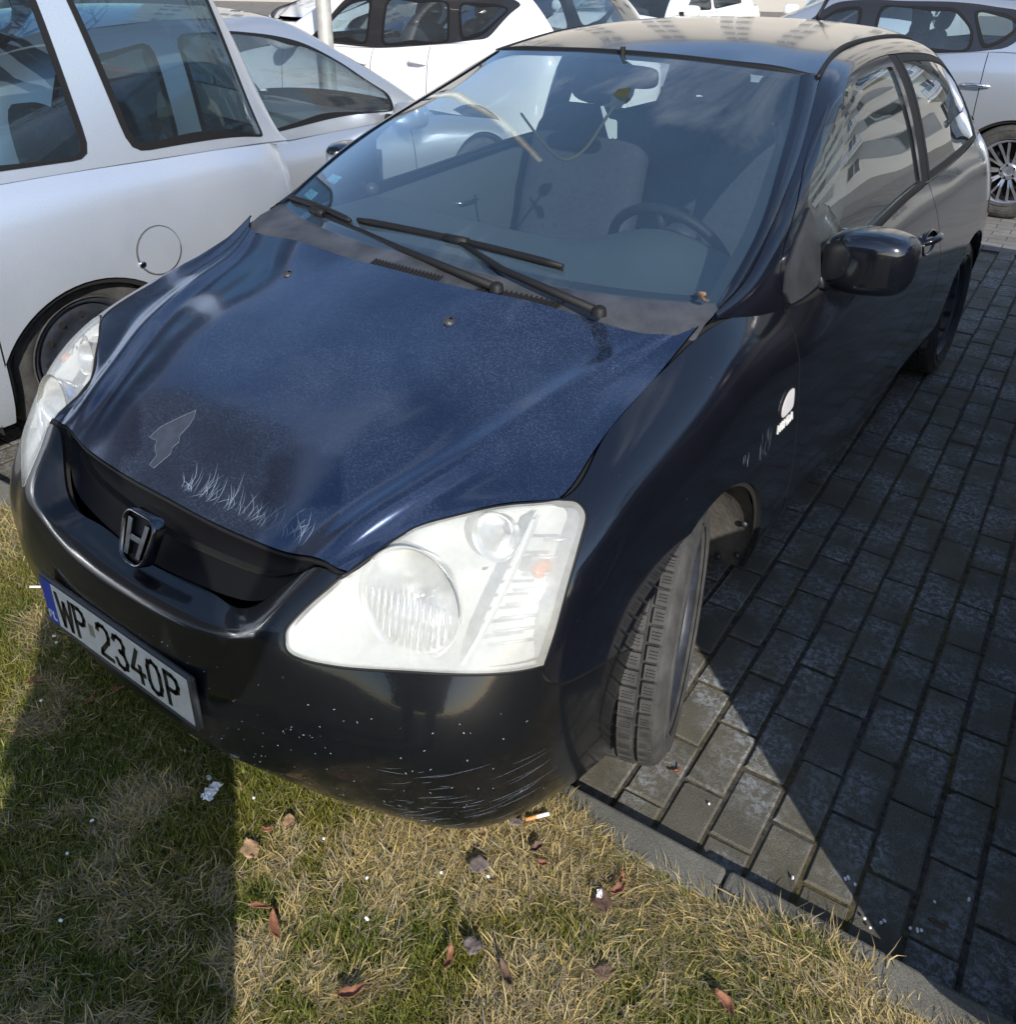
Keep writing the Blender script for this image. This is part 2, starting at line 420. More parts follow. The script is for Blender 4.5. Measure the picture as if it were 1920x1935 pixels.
M_amber = princ('amber_plastic', (.55, .22, .10), 0.25, coat=1.0)
M_red = princ('red_lamp_plastic', (.45, .012, .010), 0.15, coat=1.0)
def lens_mat(name, haze=0.35, col=(.86, .87, .84), yel=(.80, .79, .72)):
    mt, nt, out = nodes(name); v = coords(nt)
    fr = schlick(nt); g = N(nt, 'ShaderNodeBsdfGlossy', Roughness=0.12); t = N(nt, 'ShaderNodeBsdfTransparent')
    t.inputs[0].default_value = (.95, .96, .95, 1)
    d = N(nt, 'ShaderNodeBsdfDiffuse'); tr = N(nt, 'ShaderNodeBsdfTranslucent')
    c = mix(nt, ramp(nt, noise(nt, v, 7, 3), [(0.4, 0.0), (0.75, 1.0)]), col, yel); L(nt, c, d.inputs[0]); L(nt, c, tr.inputs[0])
    md = nt.nodes.new('ShaderNodeMixShader'); md.inputs[0].default_value = 0.45; L(nt, d.outputs[0], md.inputs[1]); L(nt, tr.outputs[0], md.inputs[2])
    ma = nt.nodes.new('ShaderNodeMixShader')
    hz = math_(nt, 'MULTIPLY', ramp(nt, noise(nt, v, 11, 5, 0.6), [(0.3, 0.65), (0.7, 1.25)]), haze, True); L(nt, hz, ma.inputs[0])
    L(nt, t.outputs[0], ma.inputs[1]); L(nt, md.outputs[0], ma.inputs[2])
    mb = nt.nodes.new('ShaderNodeMixShader'); L(nt, fr, mb.inputs[0]); L(nt, ma.outputs[0], mb.inputs[1]); L(nt, g.outputs[0], mb.inputs[2])
    L(nt, mb.outputs[0], out.inputs[0]); return mt
M_lens = lens_mat('hazed_lamp_lens', 0.46)
M_reflect = princ('lamp_reflector', (.82, .83, .84), 0.22, 0.85)
M_housing = princ('lamp_housing', (.74, .76, .77), 0.42, 0.25)
#BEGIN_HS
# ------------------------------------------------------------------ black hatchback: master surfaces (x to its left side, y back, z up)
ZR = [.18, .225, .30, .38, .46]
def colm(x5, y5, rest): return [(x, y, z) for x, y, z in zip(x5, y5, ZR)] + rest
half = [
 colm([0]*5, [.105,.05,.022,.012,.014], [(0,.030,.52),(0,.052,.545),(0,.108,.553)]),
 colm([.2]*5, [.110,.055,.027,.017,.019], [(.2,.036,.525),(.2,.057,.552),(.2,.118,.562)]),
 colm([.34]*5, [.130,.077,.048,.036,.038], [(.335,.055,.545),(.333,.075,.578),(.328,.128,.602)]),
 colm([.43,.43,.43,.43,.425], [.147,.097,.067,.054,.054], [(.412,.068,.56),(.408,.105,.625),(.42,.182,.688)]),
 colm([.52,.52,.52,.515,.505], [.168,.120,.090,.077,.080], [(.495,.108,.565),(.488,.160,.635),(.482,.200,.690)]),
 colm([.575,.58,.582,.578,.572], [.187,.141,.112,.101,.104], [(.560,.142,.567),(.545,.205,.650),(.508,.300,.721)]),
 colm([.64,.65,.65,.65,.645], [.210,.165,.137,.127,.132], [(.63,.178,.57),(.605,.255,.665),(.562,.362,.748)]),
 colm([.735,.755,.765,.768,.765], [.275,.235,.215,.210,.215], [(.752,.256,.57),(.728,.340,.700),(.655,.437,.775)]),
 colm([.790,.810,.825,.830,.829], [.375,.348,.337,.336,.340], [(.822,.362,.58),(.798,.425,.722),(.728,.492,.788)]),
 colm([.83,.837,.842,.846,.849], [.56]*5, [(.846,.575,.61),(.815,.592,.775),(.725,.620,.835)]),
 colm([.833,.840,.846,.850,.853], [.88]*5, [(.850,.88,.64),(.822,.88,.825),(.723,.88,.903)]),
 [(.820,1.15,.20),(.834,1.15,.26),(.842,1.15,.34),(.848,1.15,.45),(.851,1.15,.57),(.847,1.15,.71),(.820,1.15,.865),(.752,1.12,.944)],
 [(.798,1.42,.212),(.825,1.42,.265),(.841,1.42,.36),(.848,1.42,.46),(.850,1.42,.57),(.846,1.42,.69),(.831,1.42,.81),(.806,1.42,.900)],
 [(.800,1.9,.225),(.826,1.9,.275),(.842,1.9,.38),(.849,1.9,.49),(.850,1.9,.60),(.843,1.9,.73),(.826,1.9,.85),(.800,1.9,.934)],
 [(.802,2.4,.232),(.827,2.4,.28),(.843,2.4,.38),(.849,2.4,.50),(.850,2.4,.62),(.841,2.4,.76),(.822,2.4,.88),(.789,2.4,.964)],
 [(.805,2.8,.240),(.829,2.8,.29),(.844,2.8,.39),(.850,2.8,.50),(.851,2.8,.62),(.841,2.8,.76),(.820,2.8,.88),(.784,2.8,.965)],
 [(.815,3.1,.240),(.833,3.1,.29),(.848,3.1,.39),(.854,3.1,.50),(.855,3.1,.63),(.842,3.1,.77),(.816,3.1,.89),(.778,3.1,.968)],
 [(.820,3.41,.24),(.835,3.41,.29),(.850,3.41,.39),(.856,3.41,.50),(.857,3.41,.64),(.840,3.41,.78),(.808,3.41,.90),(.765,3.41,.976)],
 [(.800,3.70,.26),(.820,3.70,.31),(.838,3.70,.41),(.846,3.70,.52),(.846,3.70,.65),(.828,3.70,.79),(.790,3.70,.91),(.738,3.70,.985)],
 [(.740,3.92,.28),(.765,3.92,.33),(.785,3.92,.43),(.79,3.92,.54),(.785,3.91,.66),(.765,3.90,.80),(.73,3.88,.92),(.688,3.85,.99)],
 [(.58,4.06,.29),(.60,4.07,.34),(.61,4.08,.44),(.61,4.075,.55),(.61,4.06,.66),(.60,4.04,.80),(.58,4.01,.93),(.55,3.97,1.01)],
 [(.30,4.12,.29),(.30,4.13,.34),(.30,4.14,.44),(.30,4.13,.55),(.30,4.11,.66),(.30,4.09,.80),(.30,4.06,.93),(.30,4.01,1.01)],
 [(0,4.13,.29),(0,4.14,.34),(0,4.15,.44),(0,4.14,.55),(0,4.12,.66),(0,4.10,.80),(0,4.07,.93),(0,4.02,1.01)],
]
LOWER = Surf([[(-x, y, z) for x, y, z in c] for c in half[:0:-1]] + half, out=(0, -1, 0)).shift(len(half) - 1)
# hood: rows front to back, columns from centre to side
hrow = [
 [(0,.165,.676),(.15,.166,.676),(.29,.174,.680),(.416,.196,.690),(.450,.197,.690),(.480,.200,.690)],
 [(0,.262,.733),(.16,.264,.733),(.33,.272,.735),(.452,.286,.742),(.480,.290,.732),(.505,.300,.719)],
 [(0,.360,.786),(.17,.364,.786),(.36,.378,.783),(.492,.392,.783),(.530,.388,.772),(.575,.380,.755)],
 [(0,.470,.834),(.18,.475,.834),(.38,.485,.829),(.535,.497,.822),(.60,.488,.806),(.660,.440,.777)],
 [(0,.560,.868),(.19,.565,.867),(.39,.575,.860),(.563,.590,.848),(.645,.560,.822),(.727,.515,.795)],
 [(0,.660,.900),(.20,.670,.898),(.40,.690,.889),(.590,.710,.876),(.660,.700,.864),(.722,.690,.857)],
 [(0,.770,.933),(.21,.780,.930),(.42,.810,.920),(.625,.850,.905),(.680,.860,.900),(.722,.870,.899)],
 [(0,.875,.964),(.22,.880,.963),(.44,.900,.962),(.680,.955,.938),(.715,.985,.945),(.734,1.005,.957)],
]
def ridged(r, k):
    "turn the fourth column of a row into a soft raised ridge"
    a, b, c, d, e_, f_ = [np.array(q, float) for q in r]; w_ = .25 + .75 * min(1.0, k / 3.0); g = min(1.0, (f_[0] - d[0]) / .10)
    i = d + (c - d) * (.045 / max(.05, np.linalg.norm(c - d))) + np.array((0, 0, -.006 * w_)); i2 = d + (c - d) * .012 / max(.05, np.linalg.norm(c - d)) + np.array((0, 0, .0010))
    o1 = d + (f_ - d) * min(.25, .010 / max(.02, np.linalg.norm(f_ - d))) + np.array((0, 0, .0002)); o2 = d + (f_ - d) * (.30) + np.array((0, 0, -.008 * g * w_)); o3 = d + (f_ - d) * .65 + np.array((0, 0, -.005 * g))
    ext = f_ + (np.array((.10, .012, -.050)) if k < 3 else np.array((.075, .006, -.020)) if k < 7 else np.array((.06, .03, -.004)))
    return [tuple(a), tuple(b), tuple(c), tuple(i), tuple(i2), tuple(o1), tuple(o2), tuple(o3), tuple(f_), tuple(ext)]
hrow = [ridged(r, k) for k, r in enumerate(hrow)]
hr = [[(-x, y, z) for x, y, z in r[:0:-1]] + r for r in hrow]
HOOD = Surf(hr, out=(0, 0, 1))
# greenhouse side: from the belt up to the roof rail
belt = [(.742,1.080,.950),(.776,1.20,.926),(.805,1.40,.902),(.806,1.62,.908),(.801,1.85,.930),(.796,2.05,.947),(.791,2.30,.961),(.787,2.60,.967),(.782,2.90,.966),(.776,3.15,.970),(.765,3.42,.977),(.738,3.68,.985),(.690,3.84,.990)]
rail = [(.732,1.082,.962),(.740,1.21,.998),(.727,1.37,1.080),(.686,1.60,1.178),(.632,1.82,1.268),(.578,2.02,1.352),(.535,2.25,1.396),(.510,2.60,1.414),(.505,2.90,1.410),(.500,3.15,1.392),(.490,3.38,1.350),(.470,3.52,1.300),(.45,3.60,1.262)]
prof = [(0,0),(.11,.22),(.26,.48),(.44,.72),(.58,.85),(.76,.955),(1,1)]
side = []
for b_, r_ in zip(belt, rail):
    side.append([(b_[0] + (r_[0]-b_[0])*a, b_[1] + (r_[1]-b_[1])*c, b_[2] + (r_[2]-b_[2])*c) for a, c in prof])
SIDE = Surf(side, out=(1, 0, 0))
# windscreen and roof
wrow = [
 [(0,.955,.970),(.20,.965,.970),(.42,1.005,.968),(.60,1.065,.966),(.722,1.125,.966)],
 [(0,1.230,1.105),(.20,1.24,1.103),(.41,1.265,1.096),(.58,1.305,1.088),(.709,1.350,1.080)],
 [(0,1.515,1.228),(.19,1.52,1.225),(.38,1.535,1.216),(.54,1.560,1.203),(.655,1.580,1.188)],
 [(0,1.760,1.322),(.18,1.763,1.319),(.35,1.775,1.310),(.50,1.790,1.297),(.592,1.810,1.284)],
 [(0,1.945,1.388),(.17,1.947,1.386),(.33,1.955,1.379),(.46,1.966,1.372),(.540,1.980,1.364)],
]
WIND = Surf([[(-x, y, z) for x, y, z in r[:0:-1]] + r for r in wrow], out=(0, -1, 1))
rrow = [
 [(0,1.962,1.398),(.18,1.966,1.395),(.35,1.976,1.388),(.48,1.990,1.380),(.572,2.010,1.362)],
 [(0,2.20,1.438),(.18,2.20,1.435),(.34,2.21,1.427),(.46,2.23,1.413),(.530,2.25,1.402)],
 [(0,2.60,1.458),(.18,2.60,1.455),(.33,2.60,1.446),(.44,2.60,1.432),(.505,2.60,1.420)],
 [(0,3.00,1.450),(.18,3.00,1.447),(.33,3.00,1.438),(.43,3.00,1.425),(.500,3.00,1.411)],
 [(0,3.35,1.425),(.18,3.35,1.422),(.32,3.345,1.412),(.42,3.34,1.397),(.488,3.33,1.372)],
 [(0,3.62,1.385),(.18,3.62,1.382),(.32,3.60,1.370),(.41,3.57,1.345),(.462,3.54,1.305)],
]
ROOF = Surf([[(-x, y, z) for x, y, z in r[:0:-1]] + r for r in rrow], out=(0, 0, 1))
trow = [
 [(0,3.63,1.375),(.22,3.62,1.365),(.38,3.59,1.33),(.46,3.56,1.28)],
 [(0,3.78,1.24),(.25,3.77,1.235),(.44,3.73,1.22),(.55,3.68,1.18)],
 [(0,3.92,1.12),(.28,3.91,1.115),(.50,3.86,1.11),(.63,3.78,1.09)],
 [(0,4.015,1.02),(.30,4.005,1.02),(.54,3.955,1.02),(.685,3.85,1.02)],
]
TAIL = Surf([[(-x, y, z) for x, y, z in r[:0:-1]] + r for r in trow], out=(0, 1, 0))
#END_HS
# ------------------------------------------------------------------ black hatchback
posx = lambda P, u: P[:, 0] > 0.0
car = empty('black_hatchback', (0, 0, 0), 'dusty black three-door hatchback with pale hazed headlights, nose over the kerb edge', 'car')
LAMP_BOT = [(0.43,0.593),(0.444,0.572),(0.5,0.561),(0.576,0.562),(0.712,0.569),(0.773,0.568),(0.81,0.565)]
LAMP_OUT = [(0.81,0.565),(0.812,0.627),(0.807,0.693),(0.793,0.751),(0.782,0.771),(0.767,0.781),(0.751,0.786),(0.723,0.787)]
LAMP_IN = [(0.475,0.688),(0.447,0.649),(0.431,0.622),(0.426,0.607),(0.43,0.593)]
fr = lambda P, u: (P[:, 0] > 0.0) & (P[:, 1] < 1.6)
fx = lambda pts: LOWER.inv(pts, [0, 2], fr)
yz = lambda pts: LOWER.inv(pts, [1, 2], lambda P, u: P[:, 0] > 0.55)
sz = lambda pts: SIDE.inv(pts, [1, 2])
VM = LOWER.tv[-1]; colu = LOWER.tu[LOWER.tu >= -1e-9]      # station params from the centre outwards
u_of = lambda x, y: LOWER.inv3([(x, y, 0.0)], posx)[0][0]
def topu(y):      # u on the top edge at a given y on the left side
    uu = np.linspace(colu[1], colu[18], 900); P = LOWER.ev(uu, np.full(900, VM)); return float(np.interp(y, P[:, 1], uu))
def botu(y):
    uu = np.linspace(colu[1], colu[18], 900); P = LOWER.ev(uu, np.full(900, 0.0)); return float(np.interp(y, P[:, 1], uu))
u_li = topu(0.203); u_lo = topu(0.484)
bot = fx(LAMP_BOT); bot = crom(bot, 8)
outr = crom(fx(LAMP_OUT), 8); outr[-1] = (u_lo, VM); inn = crom(fx(LAMP_IN), 8); inn[0] = (u_li, VM)
bot[0] = inn[-1]; outr[0] = bot[-1]
top_line = lambda a, b, n=30: np.stack([np.linspace(a, b, n), np.full(n, VM)], 1)
bot_line = lambda a, b, n=30: np.stack([np.linspace(a, b, n), np.zeros(n)], 1)
lamp_uv = np.concatenate([bot[:-1], outr[:-1], top_line(u_lo, u_li)[:-1], inn[:-1]])
bf = crom(yz([(0.337,0.525),(0.361,0.512),(0.435,0.496),(0.55,0.458),(0.622,0.434)]), 8)
bfc = crom(np.concatenate([bot[-1:], yz([(0.326,0.545)]), bf[:1]]), 6)
AC = (0.925, 0.272); AR = 0.337
def arc(c, r, a0, a1, n=28, zmin=0.0):
    t = np.radians(np.linspace(a0, a1, n)); return [(c[0] - r * math.cos(q), c[1] + r * math.sin(q)) for q in t]
# bumper: the arch front edge runs from the bumper seam down to the lower edge
a_seam = math.degrees(math.asin((0.434 - AC[1]) / AR))
arch_lo = yz(arc(AC, AR, -14, a_seam, 12)); arch_lo[0][1] = max(arch_lo[0][1], 0)
ub0 = botu(0.578); arch_lo[0] = (ub0, 0.0); bf[-1] = arch_lo[-1]
half_b = np.concatenate([bot_line(0, ub0, 40)[:-1], arch_lo[:-1], bf[::-1][:-1], bfc[::-1][:-1], bot[::-1][:-1], inn[::-1][:-1], top_line(u_li, 0.0, 40)])
mirr = half_b[::-1].copy(); mirr[:, 0] *= -1
bump_uv = np.concatenate([half_b[:-1], mirr[:-1]])
panel('front_bumper', LOWER, bump_uv, M_bumper, car, h=0.022, lip=0.02, flange=0.008, gap=.0024, flangemat=M_dark)
# fender
a1 = 180 + 10
arch_up = yz(arc(AC, AR, a_seam, a1, 46)); arch_up[0] = arch_lo[-1]
ub1 = botu(1.258); arch_up = np.concatenate([arch_up, [(ub1, 0.0)]])
door_f = crom(yz([(1.345,0.897),(1.36,0.857),(1.366,0.831),(1.383,0.778),(1.392,0.684),(1.405,0.592),(1.43,0.44),(1.437,0.33),(1.434,0.225)]), 8)
u_df = topu(1.345); door_f[0] = (u_df, VM); ubd = botu(1.434); door_f[-1] = (ubd, 0.0)
fend_uv = np.concatenate([arch_up[:-1], bot_line(ub1, ubd, 8)[:-1], door_f[::-1][:-1], top_line(u_df, u_lo, 40)[:-1], outr[::-1][:-1], bfc[:-1], bf])
panel('fender', LOWER, fend_uv, M_body, car, h=0.024, both=True, gap=.0027, flangemat=M_dark)
# door
door_r = crom(yz([(2.685,0.966),(2.700,0.90),(2.735,0.83),(2.80,0.72),(2.825,0.62),(2.81,0.526),(2.775,0.43),(2.735,0.34),(2.70,0.24)]), 8)
u_dr = topu(2.685); door_r[0] = (u_dr, VM); ubr = botu(2.70); door_r[-1] = (ubr, 0.0)
door_uv = np.concatenate([bot_line(ubd, ubr, 30)[:-1], door_r[::-1][:-1], top_line(u_dr, u_df, 30)[:-1], door_f[:-1]])
doors = panel('door', LOWER, door_uv, M_body, car, h=0.03, both=True, gap=.0027, flangemat=M_dark)
# rear quarter
RC = (3.43, 0.285); RR = 0.345
arch_r = yz(arc(RC, RR, -7, 187, 50)); uA = botu(3.098); uB = botu(3.77)
arch_r = np.concatenate([[(uA, 0.0)], arch_r[1:-1], [(uB, 0.0)]])
uend = LOWER.tu[-1]
qu = np.concatenate([bot_line(ubr, uA, 10)[:-1], arch_r[:-1], bot_line(uB, uend, 12)[:-1], [(uend, VM)], top_line(uend, u_dr, 50)[1:-1], door_r[:-1]])
panel('rear_quarter', LOWER, qu, M_body, car, h=0.04, both=True)
# hood
hv = HOOD.tv; hu = HOOD.tu
def rect(s, u0, u1, v0, v1, n=24):
    return np.concatenate([np.stack([np.linspace(u0, u1, n), np.full(n, v0)], 1)[:-1], np.stack([np.full(n, u1), np.linspace(v0, v1, n)], 1)[:-1],
        np.stack([np.linspace(u1, u0, n), np.full(n, v1)], 1)[:-1], np.stack([np.full(n, u0), np.linspace(v1, v0, n)], 1)[:-1]])
hp = lambda pts: HOOD.inv(pts, [0, 1])
h_lamp = crom(hp([(.480,.201),(.490,.245),(.508,.300),(.562,.362),(.655,.437),(.727,.490)]), 6)
h_side = crom(hp([(.727,.490),(.7265,.60),(.724,.75),(.724,.90),(.734,1.006)]), 6)
h_lamp[0][0] = hu[0]; h_side[-1][0] = hu[-1]; cv_ = HOOD.inv([(0.0, .5)], [0, 1])[0][1]
flat_ = lambda u, a, b, n: np.stack([np.full(n, u), np.linspace(a, b, n)], 1)
h_half = np.concatenate([flat_(hu[0], cv_, h_lamp[0][1], 30)[:-1], h_lamp[:-1], h_side[:-1], flat_(hu[-1], h_side[-1][1], cv_, 30)])
h_mir = h_half[::-1].copy(); h_mir[:, 1] = 2 * cv_ - h_mir[:, 1]
hood_out = np.concatenate([h_half[:-1], h_mir[:-1]])
PATCH = [(-0.11,0.332),(-0.134,0.307),(-0.16,0.276),(-0.165,0.258),(-0.164,0.247),(-0.14,0.248),(-0.13,0.235),(-0.109,0.224),(-0.106,0.203),(-0.088,0.201),(-0.083,0.218),(-0.077,0.237),(-0.086,0.249),(-0.082,0.263),(-0.094,0.276),(-0.092,0.298),(-0.097,0.316)]
patch_uv = HOOD.inv(PATCH, [0, 1])
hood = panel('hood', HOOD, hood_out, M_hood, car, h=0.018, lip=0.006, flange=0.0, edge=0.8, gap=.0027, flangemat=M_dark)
# the flaked place where the clear coat has lifted: thin dull film with a ragged raised rim
M_flake = princ('bare_flaked_paint', (.030, .038, .056), 0.6, var=.25, vscale=40)
M_scratch = princ('scratch_white', (.26, .31, .40), 0.6)
panel('flaked_patch', HOOD, patch_uv, M_flake, hood, h=0.012, lip=0.0, gap=0.0, off=0.0006)
mb = MB(); pr = HOOD.ev(patch_uv[:, 0], patch_uv[:, 1]) + HOOD.nrm(patch_uv[:, 0], patch_uv[:, 1]) * 0.0008
mb.tube([tuple(q) for q in pr] + [tuple(pr[0])], 0.00022, 4); mb.build('flake_rim', M_scratch, hood)
def ribbon(s, uv, wd, off):
    P = s.ev(uv[:, 0], uv[:, 1]); Nn = s.nrm(uv[:, 0], uv[:, 1]); T = np.gradient(P, axis=0); T /= np.maximum(np.linalg.norm(T, axis=1), 1e-9)[:, None]
    B = np.cross(Nn, T); ws = wd * np.sin(np.linspace(0.15, math.pi - 0.15, len(P)))[:, None]; a = P + B * ws + Nn * off; b = P - B * ws + Nn * off
    return a, b
def scratches(name, s, paths, wd, mat, parent, off=0.0006):
    m = MB()
    for q in paths:
        uv = crom(s.inv(q, [0, 1]), 5); a, b = ribbon(s, uv, wd * random.uniform(.6, 1.2), off); n = len(a)
        m.add([tuple(v) for v in a] + [tuple(v) for v in b], [(i, i + 1, n + i + 1, n + i) for i in range(n - 1)])
    o = m.build(name, mat, parent); o['kind'] = 'stuff'; return o
rs = random.Random(3); paths = []
for i in range(78):
    x = rs.uniform(0.01, 0.36); t = (x - 0.01) / 0.35; y0 = 0.185 + 0.012 * t + rs.uniform(0, .012); ln = rs.uniform(.012, .05); cv = rs.uniform(-.02, .02)
    if i % 9 == 0: ln *= 1.5
    paths.append([(x, y0), (x + cv * .5 + rs.uniform(-.004, .004), y0 + ln * .5), (x + cv * 1.6 - .006, y0 + ln)])
scratches('claw_scratches', HOOD, paths, 0.00042, M_scratch, hood)
# fender scratches and stone chips
def marks(name, n, xr, yr, lr, wd, dirn, parent, seed, ax=(1, 2), mat=None, curve=0.1):
    r = random.Random(seed); m = MB()
    for i in range(n):
        a, b = r.uniform(*xr), r.uniform(*yr); ln = r.uniform(*lr); an = math.radians(r.gauss(*dirn))
        q = [(a, b), (a + math.cos(an) * ln * .5 + curve * ln * r.uniform(-1, 1), b + math.sin(an) * ln * .5), (a + math.cos(an) * ln, b + math.sin(an) * ln)]
        uv = LOWER.inv(q, list(ax), fr if ax == (0, 2) else posx); uv = crom(uv, 3); A, B = ribbon(LOWER, uv, wd * r.uniform(.5, 1.3), .0006); k = len(A)
        m.add([tuple(v) for v in A] + [tuple(v) for v in B], [(i, i + 1, k + i + 1, k + i) for i in range(k - 1)])
    o = m.build(name, mat or M_scratch, parent); o['kind'] = 'stuff'
marks('fender_scratches', 16, (1.15, 1.22), (.585, .64), (.012, .045), .0004, (88, 6), car, 5)
marks('fender_scratches', 5, (1.05, 1.09), (.60, .64), (.01, .03), .0006, (92, 12), car, 6)
marks('bumper_scuffs', 60, (.60, .80), (.24, .40), (.01, .06), .00018, (14, 8), car, 7, (0, 2))
marks('stone_chips', 110, (.05, .82), (.20, .50), (.001, .005), .0008, (60, 50), car, 8, (0, 2))
marks('stone_chips', 60, (.1, .7), (.20, .30), (.001, .006), .0009, (60, 50), car, 9, (0, 2))
# washer nozzles
for x, y, z in ((-.301, .773, .921), (.242, .766, .924)):
    m = MB(); m.lathe([(0.0, .0165), (.004, .0160), (.009, .012), (.011, .004)], 20, Matrix.Translation((x, y, z - .002)) @ Matrix.Rotation(-R_(68), 4, 'Y') @ Matrix.Rotation(0, 4, 'X'))
    m.build('washer_nozzle', M_plastic, hood, True)
# grille: recessed black surface with slats, behind the bumper frame
gl = []
for x, yt, zt, yb, zb in ((0,.185,.672,.112,.552),(.12,.187,.673,.118,.556),(.24,.190,.676,.130,.566),(.33,.196,.680,.145,.600),(.40,.205,.690,.190,.665)):
    gl.append([(x, yb + (yt - yb) * t + .022 * math.sin(math.pi * t), zb + (zt - zb) * t - .001) for t in (0, .25, .5, .75, 1)])
GRI = Surf([[(-x, y, z) for x, y, z in c] for c in gl[:0:-1]] + gl, out=(0, -1, 0))
gr = panel('grille', GRI, rect(GRI, GRI.tu[0], GRI.tu[-1], GRI.tv[0], GRI.tv[-1]), princ('grille_black', (.004, .004, .005), .6, spec=.15), car, lip=0.0, gap=0.0, h=0.03)
for t in (.5,):
    uu = np.linspace(GRI.tu[0] + .05, GRI.tu[-1] - .05, 30); P = GRI.ev(uu, np.full(30, GRI.tv[-1] * t))
    m = MB(); V = []
    for q in P: V += [(q[0], q[1] - .012, q[2] - .002), (q[0], q[1] - .012, q[2] + .002), (q[0], q[1] + .008, q[2] + .003), (q[0], q[1] + .008, q[2] - .003)]
    F = []
    for i in range(29):
        for k in range(4): a = 4 * i + k; b = 4 * i + (k + 1) % 4; F.append((a, b, b + 4, a + 4))
    m.add(V, F); m.build('grille_slat', M_dark, gr)
# inner rail under the hood edge
m = MB(); uu = np.linspace(2 * cv_ - h_lamp[0][1], h_lamp[0][1], 40); P = HOOD.ev(np.zeros(40), uu); m.tube([(q[0], q[1] + .006, q[2] - .010) for q in P], .005, 8); m.build('hood_edge_seal', M_trim, car, True)
# emblem
em = empty('emblem', (0, .098, .617)); em.parent = car; em.rotation_euler = (R_(-24), 0, 0)
def rrect(wt, wb, ht, r, n=6, k=1.0):
    pts = []; w0, w1 = wb / 2, wt / 2
    cs = [(w1 - r, ht/2 - r, 0), (-w1 + r, ht/2 - r, 90), (-w0 + r*1.3, -ht/2 + r*1.3, 180), (w0 - r*1.3, -ht/2 + r*1.3, 270)]
    for i, (cx_, cz_, a) in enumerate(cs):
        rr = r if i < 2 else r * 1.3
        for j in range(n + 1):
            t = math.radians(a + 90 * j / n); pts.append(((cx_ + rr * math.cos(t)) * k, (cz_ + rr * math.sin(t)) * k))
    return pts
oo = rrect(.104, .086, .108, .024); m = MB(); V = []; ks = [(1, .012), (1, -.010), (.95, -.016), (.88, -.014), (.84, -.004)]
for k, y in ks: V += [(x * k, y, z * k) for x, z in oo]
n = len(oo); F = []
for i in range(len(ks) - 1):
    for j in range(n): a = i * n + j; b = i * n + (j + 1) % n; F.append((b, a, a + n, b + n))
m.add(V, F); m.build('emblem_rim', M_darkchrome, em, True)
m = MB(); m.add([(x * .86, -.003, z * .86) for x, z in oo], [tuple(range(n))]); m.build('emblem_back', M_trim, em)
m = MB()   # the H: two splayed posts and a bar, each a bevelled prism
def prism(m, pts, y0, y1):
    k = len(pts); m.add([(x, y0, z) for x, z in pts] + [(x * 1.0, y1, z) for x, z in pts], [tuple(range(k)), tuple(reversed(range(k, 2 * k)))] + [((i + 1) % k, i, i + k, (i + 1) % k + k) for i in range(k)])
for s_ in (1, -1):
    pts = [(s_ * .036, .036), (s_ * .020, .036), (s_ * .017, .004), (s_ * .015, -.004), (s_ * .012, -.036), (s_ * .026, -.036)]
    prism(m, pts if s_ < 0 else pts[::-1], -.013, -.003)
prism(m, [(-.017, -.006), (.017, -.006), (.017, .006), (-.017, .006)], -.012, -.003)
m.build('emblem_letter', M_darkchrome, em, bevel=.001)
# number plate
pl = empty('number_plate', (-.012, .0095, .403)); pl.parent = car
M_platew = princ('plate_white', (.55, .55, .52), 0.38, var=0.12, vscale=20); M_plateb = princ('plate_blue', (.015, .05, .35), 0.35); M_black = princ('plate_black', (.008, .008, .008), 0.4)
m = MB(); m.box((-.266, -.004, -.063), (.266, .006, .063)); m.build('plate_holder', M_plastic, pl, bevel=.004)
m = MB(); m.box((-.262, -.0075, -.0645), (.262, -.003, -.0575)); m.box((.2565, -.0075, -.062), (.264, -.003, .062)); m.build('holder_lip', M_cowl, pl, bevel=.001)
m = MB(); m.box((-.216, -.0062, -.056), (.256, -.0042, .056)); m.build('plate_sheet', M_platew, pl, bevel=.0008)
m = MB(); m.box((-.258, -.0062, -.056), (-.2165, -.0042, .056)); m.build('country_band', M_plateb, pl, bevel=.0008)
G = {'W': [[(0, 1), (.22, 0), (.5, .82), (.78, 0), (1, 1)]], 'P': [[(0, 0), (0, 1), (.6, 1), (.88, .93), (1, .76), (.88, .58), (.6, .5), (0, .5)]],
     '2': [[(0, .80), (.08, .93), (.32, 1), (.68, 1), (.93, .90), (1, .74), (.9, .56), (.1, .14), (0, 0), (1, 0)]],
     '3': [[(.02, .84), (.16, .96), (.45, 1), (.78, .97), (.95, .80), (.84, .62), (.5, .54)], [(.5, .54), (.85, .48), (1, .27), (.86, .07), (.5, 0), (.15, .05), (0, .2)]],
     '4': [[(.66, 1), (0, .30), (1, .30)], [(.72, .5), (.72, 0)]], '0': [[(.5, 1), (.14, .92), (0, .72), (0, .28), (.14, .08), (.5, 0), (.86, .08), (1, .28), (1, .72), (.86, .92), (.5, 1)]],
     'L': [[(0, 1), (0, 0), (.9, 0)]], 'H': [[(0, 0), (0, 1)], [(1, 0), (1, 1)], [(0, .5), (1, .5)]], 'O': [[(.5, 1), (.1, .85), (0, .5), (.1, .15), (.5, 0), (.9, .15), (1, .5), (.9, .85), (.5, 1)]],
     'N': [[(0, 0), (0, 1), (1, 0), (1, 1)]], 'D': [[(0, 0), (0, 1), (.55, 1), (.92, .8), (1, .5), (.92, .2), (.55, 0), (0, 0)]], 'A': [[(0, 0), (.5, 1), (1, 0)], [(.2, .33), (.8, .33)]]}
